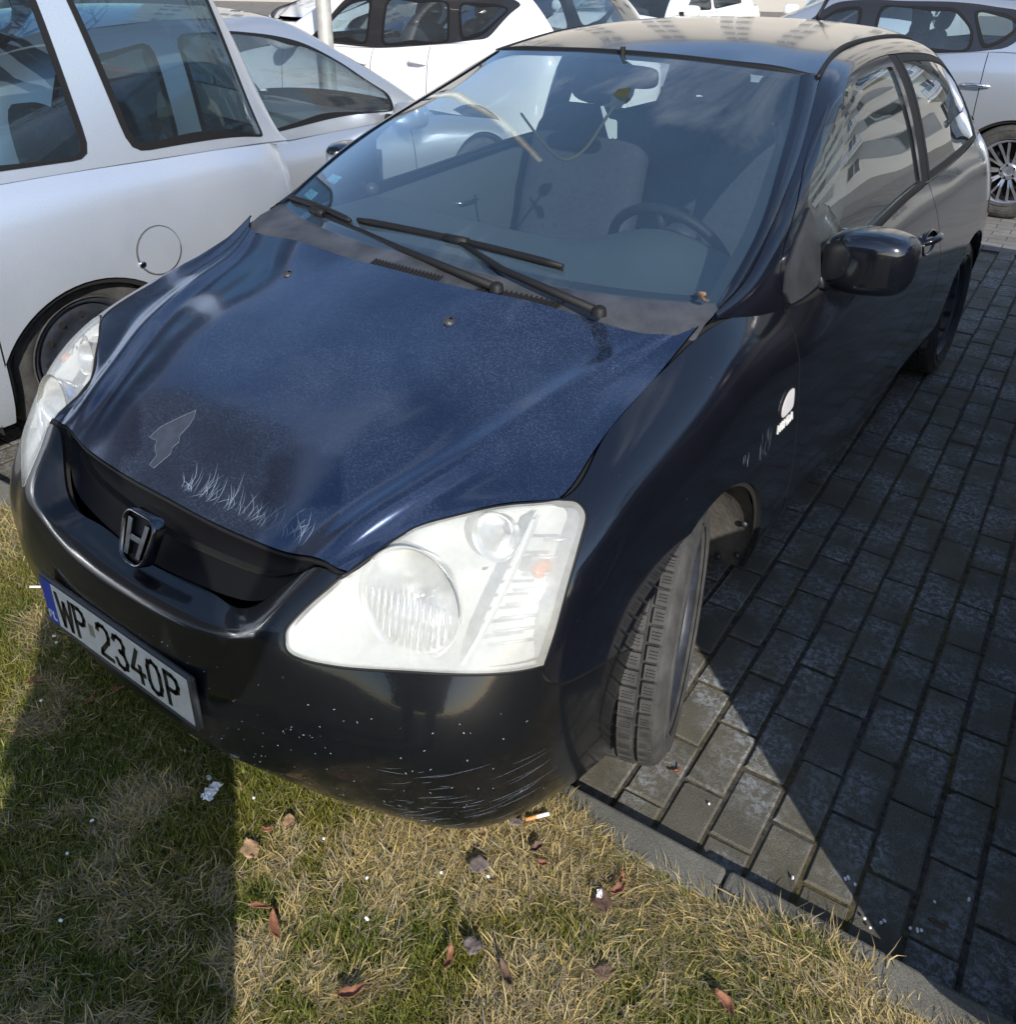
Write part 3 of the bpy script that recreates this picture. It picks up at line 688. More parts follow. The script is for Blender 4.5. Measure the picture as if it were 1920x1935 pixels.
def glyph(ch, x, z, w_, h_, t, y=-.0075, d=.0012):
    m = MB()
    for st in G[ch]:
        P = [Vector((x + a * w_, 0, z + b * h_)) for a, b in st]
        for a, b in zip(P, P[1:]):
            dd = (b - a).normalized(); nn = Vector((-dd.z, 0, dd.x)) * t / 2; e = dd * t * .42
            q = [a - e + nn, b + e + nn, b + e - nn, a - e - nn]
            m.add([(v.x, y, v.z) for v in q] + [(v.x, y + d, v.z) for v in q], [(0, 3, 2, 1)[::-1], (4, 5, 6, 7)[::-1], (0, 1, 5, 4), (1, 2, 6, 5), (2, 3, 7, 6), (3, 0, 4, 7)])
    return m
xs = {'W': -.196, 'P': -.135}; txt = [('W', -.200, .052), ('P', -.134, .036), ('2', -.048, .038), ('3', .008, .038), ('4', .064, .040), ('0', .122, .038), ('P', .182, .038)]
for ch, x, wd in txt: glyph(ch, x, -.040, wd, .080, .0105).build('plate_character', M_black, pl)
for ch, x in (('P', -.250), ('L', -.233)): glyph(ch, x, -.044, .010, .018, .0034).build('country_letter', M_white, pl)
m = MB(); m.lathe([(-.0075, .011), (-.0062, .0112)], 6, Matrix(((0,0,1,-.075),(1,0,0,0),(0,1,0,.004),(0,0,0,1))), cap=True); 
m = MB(); m.box((-.083, -.0072, -.010), (-.066, -.0060, .020)); m.build('plate_sticker', princ('sticker_grey', (.22, .20, .15), .5), pl)
# fender lettering and side repeater
rp_uv = yz([(1.258,.664),(1.270,.652),(1.345,.655),(1.352,.668),(1.352,.712),(1.342,.722),(1.300,.722),(1.262,.694)])
for _ in range(2): rp_uv = np.stack([.75 * rp_uv + .25 * np.roll(rp_uv, -1, 0), .25 * rp_uv + .75 * np.roll(rp_uv, -1, 0)], 1).reshape(-1, 2)
M_rep = princ('clear_white_plastic', (.74, .72, .75), .18, coat=1.0, var=.08, vscale=90)
rp_uv = rp_uv.mean(0) + (rp_uv - rp_uv.mean(0)) * .84
panel('side_repeater', LOWER, rp_uv, M_rep, car, h=0.012, gap=0.0, lip=0.010, flange=0, off=0.005, both=True)
c0 = rp_uv.mean(0); panel('repeater_rim', LOWER, c0 + (rp_uv - c0) * 1.14, M_trim, car, h=0.014, gap=0, lip=.004, flange=0, off=.003, both=True)
for k, ch in enumerate('HONDA'):
    gm = glyph(ch, 0, 0, .0150, .0200, .0036)
    Q = []; 
    base = 1.262 + k * .0205
    uvq = yz([(base + v[0] * (1.0), .622 + v[2]) for v in gm.V]); Pq = LOWER.ev(uvq[:, 0], uvq[:, 1]); Nq = LOWER.nrm(uvq[:, 0], uvq[:, 1])
    gm.V = [tuple(p_ + n_ * (.0022 if v[1] < -.0070 else .0)) for p_, n_, v in zip(Pq, Nq, gm.V)]
    gm.build('fender_letter', M_chrome if False else M_white, car)
# headlights
def headlight(mir):
    e = empty('headlight'); e.parent = car
    panel('lamp_lens', LOWER, lamp_uv, M_lens, e, h=0.016, gap=0.003, lip=0.014, flange=0, mirror=mir, off=0.001)
    c = lamp_uv.mean(0)
    # rubber surround seen as a dark line: ring just under the lens edge
    P = LOWER.ev(lamp_uv[:, 0], lamp_uv[:, 1]) - LOWER.nrm(lamp_uv[:, 0], lamp_uv[:, 1]) * .004
    m = MB(); m.tube([tuple(q) for q in P[::3]] + [tuple(P[0])], .0045, 6, False); m.build('lamp_seal', M_trim, e, True, mirror=mir)
    # housing: the lens outline carried inwards
    rings = []
    for k, d in ((1.0, .008), (.97, .03), (.88, .085), (.70, .12), (.35, .135), (.02, .138)):
        uvk = c + (lamp_uv - c) * k; Pk = LOWER.ev(uvk[:, 0], uvk[:, 1]); n0 = LOWER.nrm(uvk[:, 0], uvk[:, 1]); d_ = Vector((-.30, .93, -.22)).normalized()
        rings.append(Pk + np.array(d_) * d - n0 * .003)
    n = len(lamp_uv); V = np.concatenate(rings); F = [(i * n + j, i * n + (j + 1) % n, (i + 1) * n + (j + 1) % n, (i + 1) * n + j) for i in range(len(rings) - 1) for j in range(n)]
    mesh('lamp_housing', V, F, M_housing, e, True, mir)
    # main reflector bowl, fluted inner glass, bulb
    ax = Vector((.16, -.955, .25)).normalized(); cen = Vector((.580, .258, .640))
    Mx = Matrix.Translation(cen) @ ax.to_track_quat('X', 'Z').to_matrix().to_4x4()
    m = MB(); m.lathe([(.016, .104), (.013, .097), (.000, .094), (-.02, .087), (-.05, .070), (-.075, .043), (-.085, .012)], 48, Mx); m.build('reflector_bowl', M_reflect, e, True, mirror=mir)
    m = MB(); m.lathe([(-.085, .014), (-.03, .013), (-.022, .008), (-.018, .001)], 16, Mx); m.build('bulb', M_chrome, e, True, mirror=mir)
    m = MB()
    for i in range(13):
        x = -.080 + i * .0133; hh = math.sqrt(max(.091**2 - x * x, 0)) 
        if hh > .02:
            pts = [Mx @ Vector((.006 - .0 , x, -hh * .96)), Mx @ Vector((.010, x, hh * .10))]
            m.tube([tuple(pts[0]), tuple(pts[1])], .0042, 6)
    m.build('lens_flute', M_reflect, e, True, mirror=mir)
    # parking/high beam small bowl above
    cen2 = Vector((.655, .400, .728)); M2 = Matrix.Translation(cen2) @ ax.to_track_quat('X', 'Z').to_matrix().to_4x4()
    m = MB(); m.lathe([(.010, .046), (.008, .041), (-.02, .036), (-.045, .012)], 32, M2); m.build('small_reflector', M_reflect, e, True, mirror=mir)
    # divider rib and turn signal
    ra = fx([(.701, .768), (.716, .72), (.719, .68), (.716, .63), (.707, .582)]); ra = crom(ra, 6); P = LOWER.ev(ra[:, 0], ra[:, 1]) - LOWER.nrm(ra[:, 0], ra[:, 1]) * .012
    m = MB(); dv = np.array(Vector((-.30, .93, -.22)).normalized()); A = P; B = P + dv * .05; k = len(A)
    W_ = np.array((.9, .35, 0)) * .006
    m.add([tuple(q) for q in A] + [tuple(q) for q in B] + [tuple(q + W_) for q in A] + [tuple(q + W_) for q in B],
          [(i, i + 1, k + i + 1, k + i) for i in range(k - 1)] + [(2*k+i+1, 2*k+i, 3*k+i, 3*k+i+1) for i in range(k - 1)] + [(i+1, i, 2*k+i, 2*k+i+1) for i in range(k - 1)])
    m.build('divider_rib', M_housing, e, mirror=mir)
    m = MB()
    for i in range(8):
        z = .61 + i * .020; q = fx([(.735 + .002 * i * .3, z), (.795 - .0018 * i, z)]); Pq = LOWER.ev(q[:, 0], q[:, 1]) - LOWER.nrm(q[:, 0], q[:, 1]) * .016
        m.tube([tuple(Pq[0]), tuple(Pq[1])], .0030, 6)
    m.build('signal_flute', M_reflect, e, True, mirror=mir)
    m = MB(); M3 = Matrix.Translation((.752, .392, .700)) @ ax.to_track_quat('X', 'Z').to_matrix().to_4x4()
    m.lathe([(-.03, .014), (.0, .014), (.012, .010), (.016, .002)], 16, M3); m.build('signal_bulb', M_amber, e, True, mirror=mir)
headlight(False); headlight(True)
# ------------------------------------------------------------------ greenhouse
su, sv = SIDE.tu, SIDE.tv; SM = sv[-1]
FRAME = crom(sz([(1.335,0.99),(1.372,1.040),(1.484,1.110),(1.632,1.184),(1.782,1.245),(1.95,1.310),(2.108,1.347),(2.366,1.372),(2.60,1.377)]), 6)
uF = float(np.interp(1.335, SIDE.ev(np.linspace(su[0], su[-1], 400), np.zeros(400))[:, 1], np.linspace(su[0], su[-1], 400)))
uB0 = float(np.interp(2.600, SIDE.ev(np.linspace(su[0], su[-1], 400), np.zeros(400))[:, 1], np.linspace(su[0], su[-1], 400)))
uB1 = float(np.interp(2.690, SIDE.ev(np.linspace(su[0], su[-1], 400), np.zeros(400))[:, 1], np.linspace(su[0], su[-1], 400)))
uQ = float(np.interp(3.60, SIDE.ev(np.linspace(su[0], su[-1], 400), np.zeros(400))[:, 1], np.linspace(su[0], su[-1], 400)))
seg = lambda a, b, n=12: np.stack([np.linspace(a[0], b[0], n), np.linspace(a[1], b[1], n)], 1)
qtop = crom(sz([(2.68,1.374),(2.90,1.362),(3.15,1.338),(3.38,1.290),(3.50,1.225),(3.57,1.12),(3.60,1.02)]), 6)
bs = np.concatenate([seg((su[0], 0), (su[0], SM))[:-1], seg((su[0], SM), (su[-1], SM), 50)[:-1], seg((su[-1], SM), (su[-1], 0))[:-1],
    seg((su[-1], 0), (uQ, 0), 6)[:-1], seg((uQ, 0), tuple(qtop[-1]), 4)[:-1], qtop[::-1][:-1], seg(tuple(qtop[0]), tuple(FRAME[-1]), 4)[:-1], FRAME[::-1][:-1], seg(tuple(FRAME[0]), (uF, 0), 4)[:-1], seg((uF, 0), (su[0], 0), 8)[:-1]])
panel('roof_pillar', SIDE, bs, M_body, car, h=0.02, both=True, lip=.012, flange=.02)
gl_uv = crom(sz([(1.552,1.105),(1.61,1.149),(1.719,1.2),(1.838,1.258),(1.954,1.302),(2.078,1.327),(2.355,1.346),(2.56,1.344)]), 6)
gl_r = crom(sz([(2.56,1.344),(2.555,1.246),(2.565,1.134),(2.57,1.026),(2.575,.985)]), 6)
gl_b = crom(sz([(2.575,.985),(2.30,.978),(2.035,0.962),(1.782,0.945),(1.60,.935)]), 6)
gl_f = crom(sz([(1.60,.935),(1.552,1.105)]), 6)
glass_uv = np.concatenate([gl_uv[:-1], gl_r[:-1], gl_b[:-1], gl_f[:-1]])
dfu = np.concatenate([FRAME[:-1], seg(tuple(FRAME[-1]), (uB0, 0), 14)[:-1], seg((uB0, 0), (uF, 0), 30)[:-1], seg((uF, 0), tuple(FRAME[0]), 4)[:-1]])
panel('door_frame', SIDE, dfu, M_body, car, holes=[glass_uv], h=0.018, both=True, lip=.010, flange=.006)
panel('door_glass', SIDE, glass_uv, M_sideglass, car, h=0.05, both=True, lip=0, gap=-.004, off=-.007)
# belt weather strip, B pillar cover, quarter window
def strip(name, s, uv, wd, th, mat, parent, both=True, off=0.0):
    P = s.ev(uv[:, 0], uv[:, 1]); Nn = s.nrm(uv[:, 0], uv[:, 1]); T = np.gradient(P, axis=0); T /= np.linalg.norm(T, axis=1)[:, None]; B = np.cross(Nn, T)
    prof_ = [(-1, 0), (-.9, .7), (-.4, 1), (.4, 1), (.9, .7), (1, 0)]; V = []
    for p_, n_, b_ in zip(P, Nn, B):
        for a, c in prof_: V.append(tuple(p_ + b_ * a * wd / 2 + n_ * (c * th + off)))
    k = len(prof_); F = [(i * k + j, (i + 1) * k + j, (i + 1) * k + j + 1, i * k + j + 1) for i in range(len(P) - 1) for j in range(k - 1)]
    mesh(name, V, F, mat, parent, True)
    if both: mesh(name, V, F, mat, parent, True, mirror=True)
bel = crom(sz([(1.50,.922),(1.782,.932),(2.035,.948),(2.30,.966),(2.60,.974)]), 8)
strip('belt_moulding', SIDE, bel, .026, .006, M_trim, car)
bp = np.concatenate([seg(tuple(FRAME[-1]), (uB0, 0.002), 20)]); bp2 = np.stack([np.linspace(qtop[0][0], uB1, 20), np.linspace(qtop[0][1], .002, 20)], 1)
bp_uv = np.concatenate([bp[:-1], seg((uB0, .002), (uB1, .002), 3)[:-1], bp2[::-1][:-1], seg(tuple(qtop[0]), tuple(FRAME[-1]), 3)[:-1]])
panel('pillar_cover', SIDE, bp_uv, M_trim, car, h=.03, both=True, lip=.01, flange=.01, off=-.001)
qg_uv = np.concatenate([bp2[:-1], seg((uB1, .002), (uQ, .002), 24)[:-1], seg((uQ, .002), tuple(qtop[-1]), 4)[:-1], qtop[::-1][:-1]])
cq = qg_uv.mean(0); qin = cq + (qg_uv - cq) * np.array([.93, .86])
panel('quarter_window_frame', SIDE, qg_uv, M_trim, car, holes=[qin], h=.02, both=True, lip=.012, flange=.01, off=.0)
panel('quarter_window', SIDE, qin, M_sideglass, car, h=.05, both=True, lip=0, gap=-.004, off=-.003)
# mirror sail panel and the small triangle in front of it
sail = np.concatenate([sz([(1.548,1.103),(1.44,1.052),(1.375,1.008),(1.345,.945)]), sz([(1.36,.915),(1.50,.915),(1.585,.922),(1.572,1.0)])])
panel('mirror_sail', SIDE, sail, M_plastic, car, h=.02, both=True, lip=.006, flange=0, off=.006, gap=0)
# windscreen
wu, wv = WIND.tu, WIND.tv
panel('windscreen', WIND, rect(WIND, wu[0], wu[-1], wv[0], wv[-1]), M_ws, car, h=.05, lip=0, gap=0.0)
wb = lambda a: rect(WIND, wu[0] + a, wu[-1] - a, wv[0] + a, wv[-1] - a)
frm = rect(WIND, wu[0] + .03, wu[-1] - .035, wv[0] + .028, wv[-1] - .028)
panel('windscreen_frit', WIND, rect(WIND, wu[0], wu[-1], wv[0], wv[-1]), M_trim, car, holes=[frm], h=.03, lip=0, gap=.001, off=-.003)
# A pillar moulding between glass and painted pillar
def ribbon_between(name, A, B, mat, parent, bulge=.004, n=5, mirror=False):
    A = np.array(A); B = np.array(B); V = []; 
    for a, b in zip(A, B):
        for k in range(n): t = k / (n - 1); V.append(tuple(a * (1 - t) + b * t + np.array((.35, -.6, .7)) * bulge * math.sin(math.pi * t)))
    F = [(i * n + j, i * n + j + 1, (i + 1) * n + j + 1, (i + 1) * n + j) for i in range(len(A) - 1) for j in range(n - 1)]
    mesh(name, V, F, mat, parent, True); mesh(name, V, F, mat, parent, True, mirror=True)
zz = np.linspace(.966, 1.362, 24)
E1 = WIND.ev(np.linspace(wu[0], wu[-1], 200), np.full(200, wv[-1])); E2 = SIDE.ev(np.linspace(su[0], su[6], 300), np.full(300, SM))
A_ = np.stack([np.interp(zz, E1[:, 2], E1[:, k]) for k in range(3)], 1); B_ = np.stack([np.interp(zz, E2[:, 2], E2[:, k]) for k in range(3)], 1)
B_[-1] = B_[-2] + (B_[-2] - B_[-3]); ribbon_between('pillar_moulding', A_ + np.array((0, -.002, .004)), B_, M_body, car, .006)
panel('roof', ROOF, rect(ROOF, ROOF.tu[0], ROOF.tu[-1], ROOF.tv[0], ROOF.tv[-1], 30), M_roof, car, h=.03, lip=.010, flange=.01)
uu = np.linspace(WIND.tv[0], WIND.tv[-1], 40); a = WIND.ev(np.full(40, wu[-1]), uu); vv = np.linspace(ROOF.tv[0], ROOF.tv[-1], 40); b = ROOF.ev(np.full(40, ROOF.tu[0]), vv)
m = MB(); m.tube([tuple((p_ + q_) / 2 + np.array((0, 0, -.004))) for p_, q_ in zip(a, b)], .010, 8); m.build('windscreen_top_seal', M_trim, car, True)
uu = np.linspace(ROOF.tu[0], ROOF.tu[-1], 40); a = ROOF.ev(uu, np.full(40, ROOF.tv[-1]))
m = MB(); m.tube([(q[0] + .003, q[1], q[2] - .004) for q in a], .008, 6); m.build('roof_gutter', M_trim, car, True); m.build('roof_gutter', M_trim, car, True, mirror=True)
# roof lining
panel('roof_lining', ROOF, rect(ROOF, ROOF.tu[0], ROOF.tu[-1], ROOF.tv[0], ROOF.tv[-1], 20), M_lining, car, h=.08, lip=0, gap=.03, off=-.035)
tin = rect(TAIL, TAIL.tu[0] + .05, TAIL.tu[-1] - .09, TAIL.tv[0] + .10, TAIL.tv[-1] - .10)
panel('tailgate', TAIL, rect(TAIL, TAIL.tu[0], TAIL.tu[-1], TAIL.tv[0], TAIL.tv[-1]), M_body, car, holes=[tin], h=.04, lip=.01)
panel('rear_window', TAIL, tin, M_sideglass, car, h=.08, lip=0, gap=0)
# antenna
m = MB(); m.tube([(.05, 3.50, 1.405), (.05, 3.47, 1.44), (.05, 3.60, 1.52)], [.016, .008, .006], 10); m.tube([(.05, 3.47, 1.44), (.05, 3.85, 1.78)], [.004, .002], 6); m.build('roof_antenna', M_trim, car, True)
# cowl
def cowl_pt(x, t, dz=0):
    a = abs(x); hy = np.interp(a, [0, .22, .44, .68, .734], [.880, .885, .905, .960, 1.008]); wy = np.interp(a, [0, .2, .42, .6, .722], [.972, .982, 1.020, 1.080, 1.138])
    hz = np.interp(a, [0, .44, .68, .734], [.945, .944, .930, .938]); wz = np.interp(a, [0, .6, .722], [.972, .966, .966])
    return (x, hy + (wy - hy) * t, hz + (wz - hz) * t + dz)
xs_ = np.linspace(-.732, .732, 61); cg = []
for x in xs_: cg.append([cowl_pt(x, t, d) for t, d in ((-.15, -.03), (0, -.004), (.25, .004), (.55, .004), (.8, .006), (1.02, .000))])
V = [q for c in cg for q in c]; k = 6; F = [(i * k + j, (i + 1) * k + j, (i + 1) * k + j + 1, i * k + j + 1) for i in range(60) for j in range(k - 1)]
cw = mesh('wiper_cowl', V, F, M_cowl, car, True)
for x0, x1, nn in ((-.12, .10, 20), (.22, .43, 17)):
    for i in range(nn):
        x = x0 + (x1 - x0) * i / (nn - 1); m = MB(); a = cowl_pt(x, .02, .010); b = cowl_pt(x, .30, .010); m.tube([a, b], .0028, 5); m.build('cowl_grille_bar', M_trim, cw)
    m = MB(); V = []
    for x in np.linspace(x0, x1, 12): V += [cowl_pt(x, .02, .0045), cowl_pt(x, .30, .0065)]
    m.add(V, [(2*i, 2*i+2, 2*i+3, 2*i+1) for i in range(11)]); m.build('cowl_opening', M_dark, cw)
# wipers: arm from pivot to blade
def wiper(piv, elbow, mid, b0, b1, clip=True):
    e = empty('wiper'); e.parent = car
    m = MB(); m.tube([piv, elbow, mid], [.011, .009, .006], 8); m.build('wiper_arm', M_trim, e, True)
    m = MB(); m.lathe([(-.004, .017), (.012, .015), (.017, .009), (.019, .001)], 18, Matrix.Translation((piv[0], piv[1], piv[2] - .004)) @ Matrix.Rotation(-R_(90), 4, 'Y')); m.build('wiper_pivot', M_trim, e, True)
    b0, b1 = Vector(b0), Vector(b1); P = [b0.lerp(b1, t) + Vector((0, 0, .006 * math.sin(math.pi * t))) for t in np.linspace(0, 1, 14)]
    m = MB(); m.tube([tuple(q) for q in P], [.006] + [.0095] * 12 + [.006], 8); m.build('wiper_blade', M_trim, e, True)
    m = MB(); m.tube([tuple(q + Vector((0, .002, -.010))) for q in P], .003, 5); m.build('wiper_rubber', M_dark, e)
    m = MB(); c = Vector(mid); d = (b1 - b0).normalized(); m.tube([tuple(c - d * .035), tuple(c + d * .035)], [.012, .013], 8); m.build('wiper_clip', M_trim, e, True)
wiper((.545, .905, .975), (.24, .965, .992), (.045, 1.030, 1.014), (-.305, 1.030, 1.008), (.362, 1.038, 1.006))
wiper((.272, .900, .972), (-.10, .975, .978), (-.50, 1.060, .992), (-.70, 1.130, .990), (-.34, 1.035, .998))
# door mirrors: a lofted housing with a rounded nose
def door_mirror(mir):
    e = empty('door_mirror'); e.parent = car
    # stations along x, each a rounded section in (y,z)
    st = [(.790, .040, .045, 1.615, .968), (.815, .062, .066, 1.608, .972), (.860, .080, .082, 1.604, .978), (.92, .082, .084, 1.608, .982), (.975, .076, .077, 1.612, .983), (1.000, .066, .066, 1.620, .982), (1.012, .048, .048, 1.630, .981), (1.017, .020, .022, 1.640, .980)]
    V = []; n = 28
    for x, ry, rz, yc, zc in st:
        for k in range(n):
            t = 2 * math.pi * k / n; c_, s_ = math.cos(t), math.sin(t)
            f = lambda q, p_: math.copysign(abs(q) ** p_, q)
            yy = f(c_, .6) * ry; yy = min(yy, ry * .55)
            V.append((x, yc + yy, zc + f(s_, .48) * rz * (1.0 if s_ > 0 else .98)))
    F = [(i * n + k, (i + 1) * n + k, (i + 1) * n + (k + 1) % n, i * n + (k + 1) % n) for i in range(len(st) - 1) for k in range(n)]
    F += [tuple(range(n)), tuple(reversed(range(len(V) - n, len(V))))]
    o = mesh('mirror_housing', V, F, M_body, e, True, mir)
    md = o.modifiers.new('s', 'SUBSURF'); md.levels = 1; md.render_levels = 2
    m = MB(); m.box((.815, 1.652, .925), (.985, 1.656, 1.040)); m.build('mirror_glass', M_chrome, e, mirror=mir, bevel=.01)
    m = MB(); P = [(.775, 1.56, .925), (.80, 1.575, .918), (.85, 1.59, .912), (.905, 1.598, .912)]
    m.tube(P, [.022, .024, .020, .012], 12); m.build('mirror_foot', M_plastic, e, True, mirror=mir)
    m = MB(); V = []
    for x in np.linspace(.83, .905, 8): V += [(x, 1.565, .905), (x, 1.565, .922), (x, 1.63, .905)]
    m.add(V, [(3*i, 3*i+3, 3*i+4, 3*i+1) for i in range(7)] + [(3*i+2, 3*i+5, 3*i+3, 3*i) for i in range(7)]); m.build('mirror_skirt', M_plastic, e, mirror=mir)
door_mirror(False); door_mirror(True)
# door handle (pull with a round recess) on each side
def door_handle(mir):
    c = yz([(2.62, .775)])[0]; P0 = LOWER.ev([c[0]], [c[1]])[0]; n0 = LOWER.nrm([c[0]], [c[1]])[0]
    m = MB(); pts = []
    for t in np.linspace(0, 2 * math.pi, 28, endpoint=False): pts.append((2.62 + .085 * math.cos(t), .775 + .040 * math.sin(t)))
    uvs = yz(pts + [pts[0]]); P = LOWER.ev(uvs[:, 0], uvs[:, 1]) + LOWER.nrm(uvs[:, 0], uvs[:, 1]) * .002
    m.tube([tuple(q) for q in P], .004, 6, False); m.build('handle_rim', M_body, car, True, mirror=mir)
    uvs = yz([(2.545, .790), (2.58, .793), (2.62, .795), (2.66, .793), (2.695, .790)]); P = LOWER.ev(uvs[:, 0], uvs[:, 1]); Nn = LOWER.nrm(uvs[:, 0], uvs[:, 1])
    pts = [tuple(p_ + n_ * o_) for p_, n_, o_ in zip(P, Nn, (.004, .026, .032, .026, .004))]; m = MB(); m.tube(pts, [.010, .012, .013, .012, .010], 10); m.build('door_handle', M_body, car, True, mirror=mir)
door_handle(False); door_handle(True)
# fuel flap seam on the left quarter
# ------------------------------------------------------------------ wheels
def wheel_mats(): return M_rubber
def tyre_profile(R, W, rr):
    h = W / 2
    return [(-h*.80, rr), (-h*.95, rr+.012), (-h*1.02, rr+.035), (-h*1.03, (R+rr)/2), (-h*.98, R-.030), (-h*.88, R-.012), (-h*.74, R-.004)], [(h*.74, R-.004), (h*.88, R-.012), (h*.98, R-.030), (h*1.03, (R+rr)/2), (h*1.02, rr+.035), (h*.95, rr+.012), (h*.80, rr)]
def make_wheel(R=.304, W=.19, rr=.218, kind='steel', tread=True, seg=72):
    "wheel about +X (outer face at +X), centre at origin"
    e = empty('wheel')
    ty = empty('tyre'); ty.parent = e
    a, b = tyre_profile(R, W, rr); h = W / 2
    carcass = a + [(-h*.70, R-.012), (0, R-.010), (h*.70, R-.012)] + b
    m = MB(); m.lathe(carcass, seg)
    for r_ in (rr+.016, R-.040): m.lathe([(h*1.0, r_-.003), (h*1.045, r_-.001), (h*1.045, r_+.001), (h*1.0, r_+.003)], seg)
    m.build('tyre_carcass', M_rubberdust if tread else M_rubber, ty, True)
    if tread:
        m = MB(); ribs = [(-h*.76, -h*.46, 52, .0), (-h*.40, -h*.05, 52, .5), (h*.04, h*.40, 52, .0), (h*.49, h*.80, 52, .5)]
        for x0, x1, nb, ph in ribs:
            for k in range(nb):
                t0 = 2 * math.pi * (k + ph + .09) / nb; t1 = 2 * math.pi * (k + ph + .91) / nb; sub = 2; V = []
                for j in range(sub + 1):
                    t = t0 + (t1 - t0) * j / sub
                    for x, r in ((x0, R-.016), (x0+.001, R-.001 - (.004 if abs(x0) > h*.7 else 0)), (x1-.001, R-.001 - (.004 if abs(x1) > h*.7 else 0)), (x1, R-.016)): V.append((x, r * math.sin(t), r * math.cos(t)))
                F = [(j*4+i, j*4+i+1, j*4+i+5, j*4+i+4) for j in range(sub) for i in range(3)] + [(3, 2, 1, 0), (sub*4, sub*4+1, sub*4+2, sub*4+3)]
                m.add(V, F)
                # sipes: thin raised zigzag lines
        o = m.build('tread_block', M_rubber, ty); o['kind'] = 'stuff'
        m = MB()
        for x0, x1, nb, ph in ribs:
            for k in range(nb):
                for q in (.30, .50, .70):
                    t = 2 * math.pi * (k + ph + .06 + .88 * q) / nb; P = []
                    for j in range(6):
                        x = x0 + .006 + (x1 - x0 - .012) * j / 5; tt = t + (.0035 if j % 2 else -.0035); r = R - .0006; P.append((x, r * math.sin(tt), r * math.cos(tt)))
                    for j in range(5):
                        a_, b_ = Vector(P[j]), Vector(P[j+1]); d_ = Vector((0, a_.z, -a_.y)).normalized() * .0006; nrm_ = Vector((0, a_.y, a_.z)).normalized() * .0008
                        k0 = [tuple(a_ + d_ + nrm_), tuple(b_ + d_ + nrm_), tuple(b_ - d_ + nrm_), tuple(a_ - d_ + nrm_)]; m.add(k0, [(0, 1, 2, 3)])
        o = m.build('tread_sipe', M_dark, ty); o['kind'] = 'stuff'
    rim = empty('rim'); rim.parent = e
    if kind == 'steel':
        m = MB(); m.lathe([(h*.80, rr), (h*.86, rr+.006), (h*.90, rr+.004), (h*.88, rr-.006), (h*.70, rr-.014), (h*.35, rr-.022), (-h*.8, rr-.02)], seg); m.build('rim_flange', M_steel, rim, True)
        m = MB(); m.lathe([(h*.66, rr-.018), (h*.72, rr-.034), (h*.70, rr-.060), (h*.50, rr-.085), (h*.46, .075), (h*.55, .055), (h*.56, .030), (h*.62, .026), (h*.63, .001)], seg); m.build('wheel_disc', M_steel, rim, True)
        for k in range(12):
            t = 2 * math.pi * k / 12; m = MB(); m.lathe([(h*.722, .0001), (h*.726, .013)], 10, Matrix.Translation((0, .150 * math.cos(t), .150 * math.sin(t)))); m.build('vent_hole', M_dark, rim)
        for k in range(4):
            t = 2 * math.pi * (k + .5) / 4; m = MB(); m.lathe([(h*.44, .0105), (h*.66, .0100), (h*.70, .004)], 6, Matrix.Translation((0, .050 * math.cos(t), .050 * math.sin(t)))); m.build('wheel_nut', M_rust, rim)
    else:
        m = MB(); m.lathe([(h*.80, rr), (h*.86, rr+.006), (h*.90, rr+.004), (h*.86, rr-.008), (h*.3, rr-.020), (-h*.5, rr-.03)], seg); m.build('rim_flange', M_alloy, rim, True)
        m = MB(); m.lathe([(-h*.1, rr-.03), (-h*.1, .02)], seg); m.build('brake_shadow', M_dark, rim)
        nsp = kind
        for k in range(nsp):
            for s_ in (-1, 1):
                t = 2 * math.pi * k / nsp; ta = t + s_ * .05; tb = t + s_ * (.35 * math.pi / nsp + .05)
                def pt(r, t, x): return (x, r * math.cos(t), r * math.sin(t))
                m = MB(); V = []
                for r, tt, x, wd in ((.050, ta, h*.55, .010), (.11, (ta*2+tb)/3, h*.74, .0085), (rr-.012, tb, h*.80, .010)):
                    c_ = Vector(pt(r, tt, x)); d_ = Vector((0, -math.sin(tt), math.cos(tt)))
                    V += [tuple(c_ - d_ * wd - Vector((.02, 0, 0))), tuple(c_ - d_ * wd * .7), tuple(c_ + d_ * wd * .7), tuple(c_ + d_ * wd - Vector((.02, 0, 0)))]
                m.add(V, [(i*4+j, i*4+j+1, i*4+j+5, i*4+j+4) for i in range(2) for j in range(3)]); m.build('spoke', M_alloy, rim)
        m = MB(); m.lathe([(h*.3, .062), (h*.60, .058), (h*.64, .030), (h*.62, .028), (h*.66, .001)], 32); m.build('hub', M_alloy, rim, True)
        for k in range(5):
            t = 2 * math.pi * (k + .5) / 5; m = MB(); m.lathe([(h*.55, .009), (h*.66, .008), (h*.67, .001)], 6, Matrix.Translation((0, .045 * math.cos(t), .045 * math.sin(t)))); m.build('wheel_nut', M_darkchrome, rim)
    return e
def copy_tree(o, parent=None, first=True):
    c = o.copy(); COL.objects.link(c); c.parent = parent
    for ch in list(o.children): copy_tree(ch, c, False)
    return c
def put(o, parent, loc, rz=0.0):
    o.parent = parent; o.location = loc; o.rotation_euler = (0, 0, rz)
